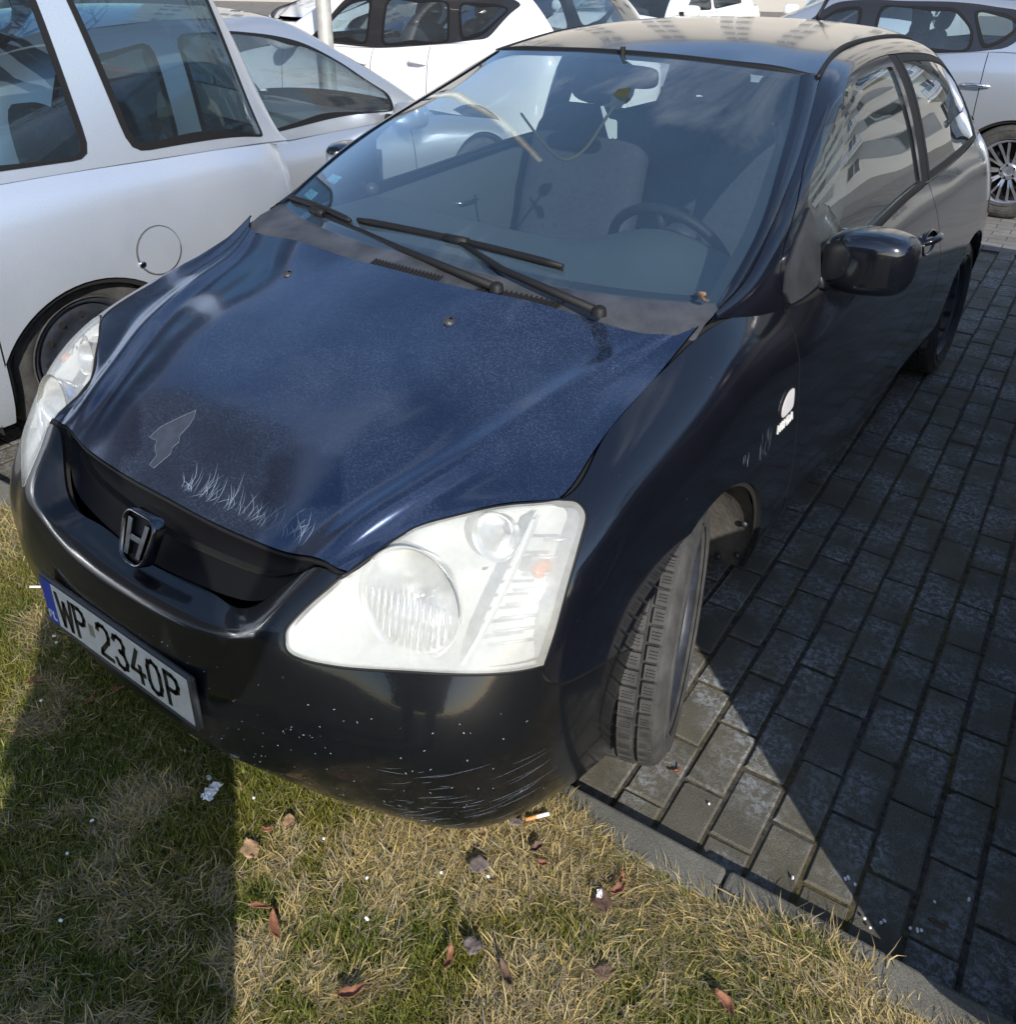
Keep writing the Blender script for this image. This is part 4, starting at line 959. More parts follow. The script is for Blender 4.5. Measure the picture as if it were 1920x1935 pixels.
# levels: thing > part > sub-part, so the tyre and the rim stay parts of the wheel and their pieces are flattened
def flatten(e):
    "join the pieces of each sub-assembly of a wheel into one mesh so that nothing lies deeper than a sub-part"
    for sub in list(e.children):
        if sub.type != 'EMPTY': continue
        V = []; F = []; mats = []; mi = []; sm = []
        for ch in list(sub.children):
            k = len(V); V += [v.co[:] for v in ch.data.vertices]
            mt = ch.data.materials[0]
            if mt not in mats: mats.append(mt)
            for p_ in ch.data.polygons: F.append(tuple(i + k for i in p_.vertices)); mi.append(mats.index(mt)); sm.append(p_.use_smooth)
            bpy.data.objects.remove(ch)
        me = bpy.data.meshes.new(sub.name.split('.')[0]); me.from_pydata(V, [], F)
        for q in mats: me.materials.append(q)
        me.polygons.foreach_set('material_index', mi); me.polygons.foreach_set('use_smooth', sm); me.update()
        nm = sub.name.split('.')[0]; bpy.data.objects.remove(sub); o = bpy.data.objects.new(nm, me); COL.objects.link(o); o.parent = e
w1 = make_wheel(); flatten(w1)
put(w1, car, (.754, .826, .303), R_(17.0))
w2 = copy_tree(w1, car); put(w2, car, (.742, 3.40, .301), 0)
w3 = copy_tree(w1, car); put(w3, car, (-.735, .85, .301), R_(190)); w4 = copy_tree(w1, car); put(w4, car, (-.735, 3.40, .301), R_(180))
# wheel arch liners with their fixing screws
def liner(cy, cz, r, mir, x0=.40, x1=.822):
    m = MB(); V = []; ns = 26
    for i in range(ns + 1):
        a = math.radians(-12 + 204 * i / ns)
        for x, dr in ((x0, .0), (x1 - .10, .012), (x1 - .015, .006), (x1, -.004)): V.append((x, cy - (r + dr) * math.cos(a), cz + (r + dr) * math.sin(a)))
    m.add(V, [(i*4+j, i*4+j+1, i*4+j+5, i*4+j+4) for i in range(ns) for j in range(3)])
    md_ = MB(); md_.add([V[i*4] for i in range(ns+1)] + [(x0, cy, cz - .1)], [(ns+1, i, i+1) for i in range(ns)]); md_.build('inner_arch', M_dark, car, mirror=mir)
    e = m.build('arch_liner', M_liner, car, True, mirror=mir)
    for a, x in ((168, .80), (186, .79), (190, .74)):
        a = math.radians(a); q = Vector((x, cy - (r - .004) * math.cos(a), cz + (r - .004) * math.sin(a))); ax = Vector((0, -math.cos(a) * -1, -math.sin(a)))
        s_ = MB(); s_.lathe([(0, .010), (.004, .009), (.007, .003)], 10, Matrix.Translation(q) @ Vector((0, math.cos(a), -math.sin(a))).to_track_quat('X', 'Z').to_matrix().to_4x4()); s_.build('liner_screw', M_steel, e, True, mirror=mir)
for mi_ in (False, True): liner(AC[0], AC[1], AR + .006, mi_); liner(RC[0], RC[1], RR + .006, mi_)
m = MB(); m.box((-.70, .25, .19), (.70, 3.95, .22)); m.box((-.5, .62, .22), (.5, 1.1, .75)); m.build('underbody', M_dark, car)
m = MB(); m.box((-.55, .22, .24), (.55, .30, .46)); m.build('bumper_beam', M_dark, car)
# ------------------------------------------------------------------ cabin
m = MB(); V = []; xs_ = np.linspace(-.70, .70, 29)
def dash_sec(x):
    hump = .085 * math.exp(-((x - .40) / .19) ** 2)
    f = [(1.02, .925), (1.16, .925 + hump * .25), (1.32, .925 + hump * .8), (1.43, .925 + hump), (1.50, .905 + hump), (1.53, .84), (1.50, .70), (1.46, .45)]
    return [(x, y + .05 * (abs(x) / .7) ** 2, z) for y, z in f]
for x in xs_: V += dash_sec(x)
m.add(V, [(i*8+j, (i+1)*8+j, (i+1)*8+j+1, i*8+j+1) for i in range(28) for j in range(7)]); m.build('dashboard', M_dash, car, True)
sw = empty('steering_wheel', (.36, 1.60, .88)); sw.parent = car
Ms = Matrix.Rotation(R_(-62), 4, 'X'); m = MB(); P = [tuple(Ms @ Vector((.185 * math.cos(t), .185 * math.sin(t), 0))) for t in np.linspace(0, 2 * math.pi, 41)]
m.tube(P, .015, 8, False); m.build('wheel_rim', M_trim, sw, True)
m = MB()
for a in (0, 180, 270): m.tube([tuple(Ms @ Vector((.05 * math.cos(R_(a)), .05 * math.sin(R_(a)), -.02))), tuple(Ms @ Vector((.18 * math.cos(R_(a)), .18 * math.sin(R_(a)), 0)))], .014, 6)
m.build('wheel_spoke', M_trim, sw, True)
m = MB(); m.lathe([(-.02, .0), (-.03, .05), (-.05, .07), (-.09, .06)], 20, Ms @ Matrix.Rotation(R_(90), 4, 'Y')); m.build('horn_pad', M_plastic, sw, True)
def superbox(c, s_, p_=4, M=None, nu=20, nv=12):
    V = []; F = []
    f = lambda q, e_: math.copysign(abs(q) ** e_, q)
    for i in range(nv + 1):
        a = -math.pi / 2 + math.pi * i / nv
        for j in range(nu):
            b = 2 * math.pi * j / nu; e_ = 2 / p_
            v = Vector((s_[0] * f(math.cos(a), e_) * f(math.cos(b), e_), s_[1] * f(math.cos(a), e_) * f(math.sin(b), e_), s_[2] * f(math.sin(a), e_)))
            if M: v = M @ v
            V.append((c[0] + v.x, c[1] + v.y, c[2] + v.z))
    for i in range(nv):
        for j in range(nu): F.append((i*nu+j, i*nu+(j+1) % nu, (i+1)*nu+(j+1) % nu, (i+1)*nu+j))
    return V, F
def seat(parent, x, y, mat=M_seat, w_=.25, h_=.33, flip=1, z0=.0, head=True):
    e = empty('front_seat', (x, y, z0)); e.parent = parent; e.rotation_euler = (0, 0, 0 if flip > 0 else math.pi)
    mesh('seat_cushion', *superbox((0, 0, .50), (w_, .27, .09)), mat, e, True)
    Mb = Matrix.Rotation(R_(-18), 3, 'X'); mesh('seat_back', *superbox((0, .34, .84), (w_, .075, h_), 4, Mb), mat, e, True)
    if head:
        mesh('head_rest', *superbox((0, .475, 1.235), (.13, .05, .085), 3.4, Mb), mat, e, True)
        m = MB(); m.tube([(.05, .44, 1.10), (.05, .465, 1.20)], .006, 6); m.tube([(-.05, .44, 1.10), (-.05, .465, 1.20)], .006, 6); m.build('head_rest_post', M_chrome, e)
    return e
seat(car, .37, 1.93); seat(car, -.37, 1.93)
m = MB(); m.add(*superbox((0, 2.95, .52), (.62, .28, .10))); m.add(*superbox((0, 3.28, .80), (.62, .08, .30), 4, Matrix.Rotation(R_(-20), 3, 'X'))); m.build('rear_bench', M_seat, car, True)
for x in (-.33, .33): mesh('rear_head_rest', *superbox((x, 3.40, 1.14), (.13, .05, .075), 3.4), M_seat, car, True)
m = MB(); m.box((-.72, 1.34, .25), (.72, 3.0, .30)); m.build('cabin_floor', M_seat, car)
def door_card(mir):
    V = []; ys = np.linspace(1.15, 3.6, 24)
    for y in ys:
        zt = float(np.interp(y, [1.1, 1.4, 1.85, 2.5, 3.6], [.90, .89, .915, .95, .955]))
        lo = .68 if (y < 1.30 or y > 3.0) else .30; V += [(.775, y, zt), (.74, y, zt), (.735, y, .80), (.70, y, .70), (.74, y, lo)]
    m = MB(); m.add(V, [(i*5+j, i*5+j+1, (i+1)*5+j+1, (i+1)*5+j) for i in range(23) for j in range(4)]); m.build('door_card', M_dash, car, True, mirror=mir)
    m = MB(); m.tube([(.735, 1.95, .80), (.715, 1.97, .80), (.715, 2.06, .80), (.735, 2.08, .80)], .008, 8); m.build('inner_handle', M_chrome, car, True, mirror=mir)
door_card(False); door_card(True)
# interior mirror shaped hanging tag and black cord behind the windscreen
mi = empty('rear_view_mirror', (-.02, 1.93, 1.325)); mi.parent = car
mesh('mirror_shell', *superbox((.02, -.01, .0), (.115, .018, .034), 4), M_trim, mi, True)
m = MB(); m.tube([(0, 0, .02), (0, .0, .085)], .008, 6); m.build('mirror_stalk', M_trim, mi)
cord = MB(); P = crom([(-.173,1.605,1.232),(-.03,1.498,1.19),(.052,1.447,1.166),(.109,1.433,1.158),(.13,1.487,1.181),(.119,1.571,1.217),(.104,1.65,1.250),(.095,1.695,1.268)], 8)
cord.tube([tuple(q) for q in P], .0042, 6); o = cord.build('hanging_cord', princ('braided_cord', (.07, .065, .025), 1.0, spec=.1, bmp=.5, bscale=400), None, True)
tag(o, 'dull green cord looping down inside the windscreen of the black hatchback', 'cord')
e = empty('air_freshener', (.095, 1.68, 1.24), 'pale cut-out tag and dark card hanging on the cord behind the windscreen', 'air freshener')
def card(name, sh, y, mat):
    k = len(sh); m = MB(); m.add([(x - .095, y - 1.68 - .001, z - 1.24) for x, z in sh] + [(x - .095, y - 1.68 + .002, z - 1.24) for x, z in sh], [tuple(reversed(range(k))), tuple(range(k, 2*k))] + [(i, (i+1) % k, (i+1) % k + k, i + k) for i in range(k)]); m.build(name, mat, e)
card('tag_card', [(.062,1.268),(.070,1.270),(.082,1.250),(.092,1.236),(.115,1.234),(.119,1.228),(.121,1.182),(.112,1.180),(.109,1.185),(.104,1.179),(.094,1.180),(.084,1.206)], 1.675, princ('pale_tag', (.55, .62, .60), .6))
card('dark_card', [(.078,1.256),(.081,1.292),(.103,1.317),(.146,1.326),(.134,1.292),(.113,1.262)], 1.70, princ('olive_card', (.03, .035, .02), .5))
# inspection stickers in the lower corner of the glass (car's right)
for i, (x, z, t) in enumerate(((-.60, 1.045, .1), (-.635, 1.005, .1))):
    c = WIND.inv([(x, z)], [0, 2])[0]; q = np.array([(c[0] - .018, c[1] - .03), (c[0] - .018, c[1] + .03), (c[0] + .018, c[1] + .03), (c[0] + .018, c[1] - .03)])
    panel('windscreen_sticker', WIND, q, princ('sticker_teal', (.12, .33, .40), .5, var=.6, vscale=90), car, h=.02, lip=0, gap=0, off=-.0015 - i * .0002)
# ------------------------------------------------------------------ paving, kerb, road
PO = (.8254, .6314); PHI = .0474
def mat_paver():
    mt, nt, out = nodes('concrete_paver'); p = nt.nodes.new('ShaderNodeBsdfPrincipled'); L(nt, p.outputs[0], out.inputs[0])
    gg = nt.nodes.new('ShaderNodeNewGeometry'); mp = gg.outputs['Position']
    oi = nt.nodes.new('ShaderNodeObjectInfo')
    base = mix(nt, ramp(nt, noise(nt, mp, 9, 5, .6), [(.3, 0), (.7, 1)]), (.080, .074, .054), (.128, .119, .090))
    base = mix(nt, math_(nt, 'MULTIPLY', oi.outputs['Random'], .5), base, (.075, .074, .066))
    fine = ramp(nt, noise(nt, mp, 420, 3, .7), [(.35, .55), (.65, 1.35)]); base = mix(nt, 1.0, base, fine, blend='MULTIPLY')
    # pale lime bloom in streaky patches, its colour blued to imitate skylit shade
    w1 = noise(nt, mp, 5.5, 3, .5); w2 = noise(nt, mp, 60, 8, .8, .5)
    eff = math_(nt, 'MULTIPLY', ramp(nt, w1, [(.42, 0), (.62, 1)]), ramp(nt, w2, [(.47, 0), (.58, 1)])); eff = math_(nt, 'MULTIPLY', eff, .75)
    base = mix(nt, eff, base, (.30, .33, .37))
    gr = ramp(nt, noise(nt, mp, 260, 2, .5), [(.72, 0), (.76, 1)]); base = mix(nt, math_(nt, 'MULTIPLY', gr, .6), base, (.5, .48, .43))
    L(nt, base, p.inputs['Base Color']); p.inputs['Roughness'].default_value = .82
    L(nt, bump(nt, noise(nt, mp, 300, 6, .75), .6, .004), p.inputs['Normal']); return mt
M_paver = mat_paver()
def mat_joint():
    mt, nt, out = nodes('mossy_joint'); p = nt.nodes.new('ShaderNodeBsdfPrincipled'); L(nt, p.outputs[0], out.inputs[0]); v = coords(nt)
    f = ramp(nt, noise(nt, v, 3.3, 5, .6), [(.45, 0), (.66, 1)]); g_ = ramp(nt, noise(nt, v, 60, 3, .6), [(.3, 0), (.7, 1)])
    dirt = mix(nt, g_, (.022, .019, .014), (.12, .11, .095)); moss = mix(nt, g_, (.045, .042, .008), (.17, .13, .035))
    L(nt, mix(nt, f, dirt, moss), p.inputs['Base Color']); p.inputs['Roughness'].default_value = .95
    L(nt, bump(nt, noise(nt, v, 220, 5, .8), 1.0, .01), p.inputs['Normal']); return mt
M_joint = mat_joint()
def mat_conc(name, a, b, sc=6):
    mt, nt, out = nodes(name); p = nt.nodes.new('ShaderNodeBsdfPrincipled'); L(nt, p.outputs[0], out.inputs[0]); gg = nt.nodes.new('ShaderNodeNewGeometry'); v = gg.outputs['Position']
    c = mix(nt, ramp(nt, noise(nt, v, sc, 6, .65), [(.3, 0), (.7, 1)]), a, b); c = mix(nt, 1.0, c, ramp(nt, noise(nt, v, 350, 3, .7), [(.3, .6), (.7, 1.3)]), blend='MULTIPLY')
    L(nt, c, p.inputs['Base Color']); p.inputs['Roughness'].default_value = .88; L(nt, bump(nt, noise(nt, v, 260, 6, .8), .7, .005), p.inputs['Normal']); return mt
M_kerb = mat_conc('weathered_kerb', (.10, .10, .088), (.18, .175, .15))
M_asph = mat_conc('asphalt', (.045, .046, .048), (.075, .075, .075), 2)
pav = empty('pavement', (PO[0], PO[1], 0), rot=(0, 0, PHI)); pav['kind'] = 'structure'
# bed with the joints
m = MB(); n = 60; m.add([(-9, -.095, -.0055), (9, -.095, -.0055), (9, 4.86, -.0055), (-9, 4.86, -.0055)], [(0, 1, 2, 3)]); m.build('joint_sand', M_joint, pav)
def paver_mesh(k, half=False):
    r = random.Random(k); a = .0455 + r.uniform(-.0014, .0008); b = (.0966 if not half else .0466) + r.uniform(-.001, .0006); c = .0045; cut = r.random() < .4
    o = [(-a, -b), (a, -b), (a, b), (-a, b)]
    if cut and not half:
        j = r.randrange(4); q = o[j]; d = r.uniform(.005, .022); o = o[:j] + [(q[0] - math.copysign(d * (j in (1, 3)), q[0]) , q[1] - math.copysign(d * (j in (0, 2)), q[1])), (q[0] - math.copysign(d * (j in (0, 2)), q[0]), q[1] - math.copysign(d * (j in (1, 3)), q[1]))] + o[j+1:]
    n = len(o); k1 = (a - c) / a; V = [(x, y, -.05) for x, y in o] + [(x, y, -.004) for x, y in o] + [(x * (1 - c / a), y * (1 - c / b), 0) for x, y in o]
    F = [tuple(range(2*n, 3*n))] + [(i, (i+1) % n, n + (i+1) % n, n + i) for i in range(n)] + [(n+i, n+(i+1) % n, 2*n+(i+1) % n, 2*n+i) for i in range(n)]
    me = bpy.data.meshes.new('paver'); me.from_pydata(V, [], F); me.update(); me.materials.append(M_paver); return me
PM = [paver_mesh(k) for k in range(14)]; PH = [paver_mesh(50 + k, True) for k in range(4)]
cells = []; cosP, sinP = math.cos(PHI), math.sin(PHI); Cv = Vector(CAM)
for i in range(-88, 88):
    odd = (i % 2 != 0); j = -.5 if odd else 0.0
    if not odd: cells.append((i, -.25, True))
    while j < 23.6:
        cells.append((i, j + .5, False)); j += 1.0
def wpos(i, j): x, y = (i + .5) * .1000, j * .2009; return Vector((PO[0] + x * cosP - y * sinP, PO[1] + x * sinP + y * cosP, 0))
def inview(P, mg=.02):
    d = P - Cv; z = d.dot(FWD)
    if z < .1: return False
    px = 989.4 + 1710.5 * d.dot(RIGHT) / z; py = 709 + 1710.5 * d.dot(DOWN) / z
    return -1920 * mg < px < 1920 * (1 + mg) and -1935 * mg < py < 1935 * (1 + mg)
def hidden(P): return (-.70 < P.x < .72 and .2 < P.y < 4.0) or (-3.2 < P.x < -1.75 and P.y < 2)
vis = []; rest = []
for c in cells:
    P = wpos(c[0], c[1]); (vis if inview(P) and not hidden(P) else rest).append((c, (P - Cv).length))
vis.sort(key=lambda q: q[1]); rest += vis[300:]; vis = vis[:300]
rp_ = random.Random(11)
def pose(c):
    i, j, hf = c
    x, y = (i + .5) * .1000, (j if not hf else -.25 - .0) * .2009
    return x + rp_.uniform(-.0012, .0012), y + rp_.uniform(-.0015, .0015), rp_.uniform(-.0028, .0018), rp_.uniform(-.014, .014), rp_.uniform(-.012, .012), rp_.uniform(-.020, .020)
for c, _ in vis:
    x, y, z, a, b, g_ = pose(c); o = bpy.data.objects.new('paver', (PH if c[2] else PM)[rp_.randrange(4 if c[2] else 14)]); COL.objects.link(o); o.parent = pav
    o.location = (x, y, z); o.rotation_euler = (a, b, g_ + (math.pi if rp_.random() < .5 else 0))
m = MB()
for c, _ in rest:
    x, y, z, a, b, g_ = pose(c); me = (PH if c[2] else PM)[rp_.randrange(4 if c[2] else 14)]; M_ = Matrix.Translation((x, y, z)) @ Matrix.Rotation(g_, 4, 'Z')
    m.add([M_ @ v.co for v in me.vertices], [tuple(p_.vertices) for p_ in me.polygons])
o = m.build('paver_field', M_paver, pav); o['kind'] = 'stuff'
# kerb stones along the lawn
kb = empty('kerb', (PO[0], PO[1], 0), rot=(0, 0, PHI)); kb['kind'] = 'structure'
for k in range(-9, 9):
    m = MB(); x0 = k * 1.0 + .28; m.box((x0 + .003, -.178, -.2), (x0 + .997, -.098, .056)); m.build('kerb_stone', M_kerb, kb, bevel=.008)
# channel and road behind the parking row, ground beyond
m = MB(); m.box((-30, 4.862, -.3), (30, 4.90, -.006)); m.build('drain_gap', M_dark, pav)
m = MB(); m.box((-60, 4.90, -.3), (60, 60, -.001)); rd = m.build('road', None, pav)
mt, nt, out = nodes('road_paving'); p = nt.nodes.new('ShaderNodeBsdfPrincipled'); L(nt, p.outputs[0], out.inputs[0]); v = coords(nt)
bt = N(nt, 'ShaderNodeTexBrick', Scale=1.0); bt.inputs['Color1'].default_value = (.17, .165, .155, 1); bt.inputs['Color2'].default_value = (.13, .125, .12, 1); bt.inputs['Mortar'].default_value = (.05, .045, .04, 1)
bt.inputs['Brick Width'].default_value = .2; bt.inputs['Row Height'].default_value = .1; bt.inputs['Mortar Size'].default_value = .004; L(nt, v, bt.inputs['Vector'])
L(nt, mix(nt, 1.0, bt.outputs['Color'], ramp(nt, noise(nt, v, 4, 6, .7), [(.3, .7), (.7, 1.3)]), blend='MULTIPLY'), p.inputs['Base Color']); p.inputs['Roughness'].default_value = .85
L(nt, bump(nt, bt.outputs['Fac'], -.5, .006), p.inputs['Normal']); rd.data.materials.append(mt)
m = MB(); m.box((-400, -400, -1.0), (400, 400, -.31)); m.build('ground', princ('soil', (.16, .15, .12), .95, var=.3, vscale=.3))['kind'] = 'structure'
m = MB(); m.box((-60, 60.5, -.3), (60, 90, .0)); m.build('lawn_far', princ('far_grass', (.07, .09, .03), .95, var=.4, vscale=1.5))['kind'] = 'structure'
# ------------------------------------------------------------------ generic car kit (local frame: nose at y=0, tail at y=L, left side +x)
def car_surf(Ln, W, zs, hood_y, hood_z, nose_z, belt_f, tail_y, tumble=.06, cf=.28, cr=.30, zb=.20, rise=.0, bow=.35):
    "lower body half sections from the nose round to the tail"
    cols = []
    def top(y): return float(np.interp(y, *belt_f))
    st = [(0, 0, 'n'), (W*.45, bow*.12, 'n'), (W*.75, bow*.38, 'n'), (W*.92, bow*.85, 'n')]
    ys = [bow*1.6, .75, 1.05, 1.5, 2.0, 2.5, 3.0, Ln-1.15, Ln-.80, Ln-.45]
    for x, y, k in st: cols.append((x, y))
    for y in ys: cols.append((W, y))
    cols += [(W*.93, Ln-.20), (W*.72, Ln-.06), (W*.40, Ln-.01), (0, Ln)]
    out = []
    for i, (x, y) in enumerate(cols):
        zt = top(y); zz = [zb, zb + .07, zb + (zt-zb)*.28, zb + (zt-zb)*.46, zb + (zt-zb)*.64, zb + (zt-zb)*.80, zb + (zt-zb)*.93, zt]
        ins = [.035, .012, .0, .0, .006, .020, .045, .075]
        nx, ny = (0, -1) if i == 0 else (0, 1) if i == len(cols) - 1 else (1, 0)
        if 0 < i < 4: a = [0, 20, 45, 70][i]; nx, ny = math.sin(R_(a)), -math.cos(R_(a))
        if i > 13: a = {14: 25, 15: 60, 16: 80, 17: 90}[i]; nx, ny = math.cos(R_(a)), math.sin(R_(a))
        front = i < 4
        out.append([(max(x - nx * d * (1 if not front else 1.3), 0 if i in (0, len(cols)-1) else .01), y - ny * d * (1.6 if front else 1.0), z) for d, z in zip(ins, zz)])
    return Surf([[(-x, y, z) for x, y, z in c] for c in out[:0:-1]] + out, out=(0, -1, 0)).shift(len(out) - 1), cols
M_glosst = princ('gloss_black_trim', (.02, .02, .022), .2, coat=.6)
def simple_car(name, label, group, loc, rz, paint, glassm, Ln=4.2, W=.88, belt=([0, .6, 1.25, 1.5, 2.5, 3.4, 4.2], [.66, .80, .95, .96, .98, 1.02, 1.00]), roof=1.46,
               ws=(1.20, 2.05), tail=(3.55, 4.05), fw=.80, rw=3.40, windows=(), trim=None, wheel='steel', R=.31, glassroof=False, lamps=True, handles=(), rail_in=.27, zrear=1.0, wheelsrc=None, bow=.35, dlo=None, archz=None, archr=None, tuck=0.0):
    e = empty(name, loc, label, 'car' if 'van' not in name else 'van', group, rot=(0, 0, rz))
    LB, cols = car_surf(Ln, W, None, None, None, None, belt, None, bow=bow)
    V7 = LB.tv[-1]; U = LB.tu; pos = lambda P, u: P[:, 0] > W * .5
    sd = lambda pts: LB.inv(pts, [1, 2], pos)
    uu = np.linspace(0, U[-1], 900)
    def u_at(v, y, uu=uu): P = LB.ev(uu, np.full(len(uu), v)); k = (uu > LB.tu[LB.tu >= -1e-9][4]) & (uu < LB.tu[LB.tu >= -1e-9][14]); return float(np.interp(y, P[k, 1], uu[k]))
    ra = archr or R + .045; az_ = archz or R - .02
    def archuv(c): 
        q = sd(arc((c, az_), ra, -8, 188, 36)); q[0] = (u_at(0, c - ra * .99), 0); q[-1] = (u_at(0, c + ra * .99), 0); return q
    af, ar = archuv(fw), archuv(rw); lineb = lambda a, b, n=14: np.stack([np.linspace(a, b, n), np.zeros(n)], 1)
    linet = lambda a, b, n=30: np.stack([np.linspace(a, b, n), np.full(n, V7)], 1)
    d1, d2, d3 = ws[0] + .12, None, None
    cut = [u_at(V7, d1)]
    ends = [ws[0] + .1] + [q for q in handles if q[0] == 'seam' for q in [q[1]]]
    seams = [q[1] for q in handles if q[0] == 'seam']; seams = sorted(seams)
    # front part (bumper, wings) as one nose panel, then doors, then the tail
    bounds = seams
    def vline(y, n=14, dy=0.0):
        P = sd([(y + dy * math.sin(math.pi * t), LB.P[6][0][2] + (float(np.interp(y, *belt)) - LB.P[6][0][2]) * t) for t in np.linspace(0.02, .98, n)])
        P[0] = (u_at(0, y), 0); P[-1] = (u_at(V7, y), V7); return P
    vl = [vline(y) for y in bounds]
    nose_half = np.concatenate([lineb(0, af[0][0]), af[1:-1], lineb(af[-1][0], vl[0][0][0]), vl[0][1:-1], linet(vl[0][-1][0], 0)])
    nm = nose_half[::-1].copy(); nm[:, 0] *= -1
    full = np.concatenate([nose_half, nm[1:-1]])
    panel('front_body', LB, full, paint, e, h=.05, lip=.015, flange=.02, flangemat=M_dark, gap=.0028)
    for a, b in zip(range(len(vl) - 1), range(1, len(vl))):
        ua, ub = vl[a][0][0], vl[b][0][0]
        if ar[0][0] < ub and ar[0][0] > ua and ar[-1][0] > ub:      # door edge follows the rear arch: not needed for these cars
            pass
        q = np.concatenate([lineb(ua, ub), vl[b][1:-1], linet(vl[b][-1][0], vl[a][-1][0], 12), vl[a][::-1][1:-1]])
        panel('door', LB, q, paint, e, h=.05, both=True, lip=.012, flange=.02, flangemat=M_dark, gap=.0028)
    ue = U[-1]
    q = np.concatenate([lineb(vl[-1][0][0], ar[0][0]), ar[1:-1], lineb(ar[-1][0], ue, 14), [(ue, V7)], linet(ue, vl[-1][-1][0], 40)[1:-1], vl[-1][::-1][:-1]])
    panel('rear_body', LB, q, paint, e, h=.05, both=True, lip=.015, flange=.02, flangemat=M_dark, gap=.0028)
    # bonnet
    zt = lambda y: float(np.interp(y, *belt))
    rows = []
    for t in (0, .15, .4, .7, 1):
        y = .10 + (ws[0] - .02 - .10) * t; xm = W * (.70 + .14 * min(1, t * 2.2)) ; yy = y + .0
        rows.append([(xm * s_, y + (.30 * bow / .35) * (s_ ** 2) * (1 - t), zt(y) + .02 + .045 * (1 - s_ ** 2) * (.3 + .7 * t)) for s_ in (0, .35, .7, 1.0)])
    rows = [[(-x, y, z) for x, y, z in r[:0:-1]] + r for r in rows]
    HB = Surf(rows, out=(0, 0, 1)); panel('bonnet', HB, rect(HB, HB.tu[0], HB.tu[-1], HB.tv[0], HB.tv[-1]), paint, e, h=.08, lip=.03, flange=.05)
    # greenhouse
    n = 9; ysb = np.linspace(ws[0], tail[1] - .04, n); xr = W - rail_in
    def rl(t):       # rail points
        y0, y1 = ws[1], tail[0]
        if t < .28: q = t / .28; return (W - .09 - (rail_in - .09) * q ** .9, ws[0] + .02 + (y0 - ws[0]) * q, zt(ws[0]) + .01 + (roof - .05 - zt(ws[0])) * (q ** .85))
        if t > .80: q = (t - .80) / .20; return (xr + .02 * q, y1 + (tail[1] - .06 - y1) * q, roof - .06 + (zrear - roof + .06) * q ** 1.25)
        q = (t - .28) / .52; return (xr, y0 + (y1 - y0) * q, roof - .05 + .035 * math.sin(math.pi * q) - .01 * q)
    bl = []; ral = []
    for t in (0, .08, .17, .28, .42, .55, .68, .80, .87, .94, 1.0):
        r = rl(t); yb = ws[0] + (tail[1] - .04 - ws[0]) * t
        yb = min(r[1] + .0, yb) if t < .5 else max(r[1], yb); xb = W - .075 - (.06 * max(0, (t - .85) / .15)); bl.append((xb, yb, zt(yb))); ral.append(r)
    sec = [[(b_[0] + (r_[0]-b_[0])*a, b_[1] + (r_[1]-b_[1])*c, b_[2] + (r_[2]-b_[2])*c) for a, c in prof] for b_, r_ in zip(bl, ral)]
    SG = Surf(sec, out=(1, 0, 0)); gz = lambda pts: SG.inv(pts, [1, 2])
    full = rect(SG, SG.tu[0], SG.tu[-1], SG.tv[0], SG.tv[-1], 30); holes = []; dh = []
    for wpts in windows:
        q = gz(wpts); q = np.concatenate([q, q[:1]]); c = q[:-1].mean(0)
        qq = resample(q[:-1], .035); qq = np.array(qq)
        for _ in range(2): qq = .25 * np.roll(qq, 1, 0) + .5 * qq + .25 * np.roll(qq, -1, 0)
        q2 = c + (qq - c) * (1 - .028 / max(.2, np.abs(qq - c).max()))
        inq = qq + (c - qq) * (.022 / np.maximum(.05, np.linalg.norm(qq - c, axis=1)))[:, None]
        if dlo is None: holes.append(qq)
        else: dh.append(qq)
        panel('window_seal', SG, c + (qq - c) * 1.0, M_trim, e, holes=[inq], h=.06, both=True, lip=.004, flange=0, gap=0, off=.003)
        panel('side_window', SG, inq, glassm, e, h=.12, both=True, lip=0, gap=0, off=.0)
    if dlo is not None:
        q = gz(dlo); q = resample(q, .035)
        for _ in range(2): q = .25 * np.roll(q, 1, 0) + .5 * q + .25 * np.roll(q, -1, 0)
        holes = [q]; panel('glazing_band', SG, q, M_glosst, e, holes=dh, h=.05, both=True, lip=.006, flange=0, gap=0, off=-.001)
    panel('greenhouse_side', SG, full, paint, e, holes=holes, h=.045, both=True, lip=.01, flange=.01, gap=0)
    # windscreen, roof, rear window from the rails
    def patchrows(ts, crown, yb, name, mat, h_=.1, inset=None):
        rws = []
        for t in ts:
            x, y, z = rl(t); rws.append([(x * s_, y - yb * (1 - s_ ** 2), z + crown * (1 - s_ ** 2)) for s_ in (0, .35, .7, .92, 1.0)])
        rws = [[(-x, y, z) for x, y, z in r[:0:-1]] + r for r in rws]; s_ = Surf(rws, out=(0, -.2, 1))
        panel(name, s_, rect(s_, s_.tu[0], s_.tu[-1], s_.tv[0], s_.tv[-1]), mat, e, h=h_, lip=0.004, flange=0, gap=.001); return s_
    patchrows((0.0, .10, .19, .272), .03, .10, 'windscreen', glassm); patchrows((.28, .42, .55, .68, .80), .045, .0, 'roof', paint)
    patchrows((.808, .86, .91, .965), .02, -.06, 'rear_window', glassm); patchrows((.965, .98, .99, 1.0), .02, -.06, 'tailgate', paint)
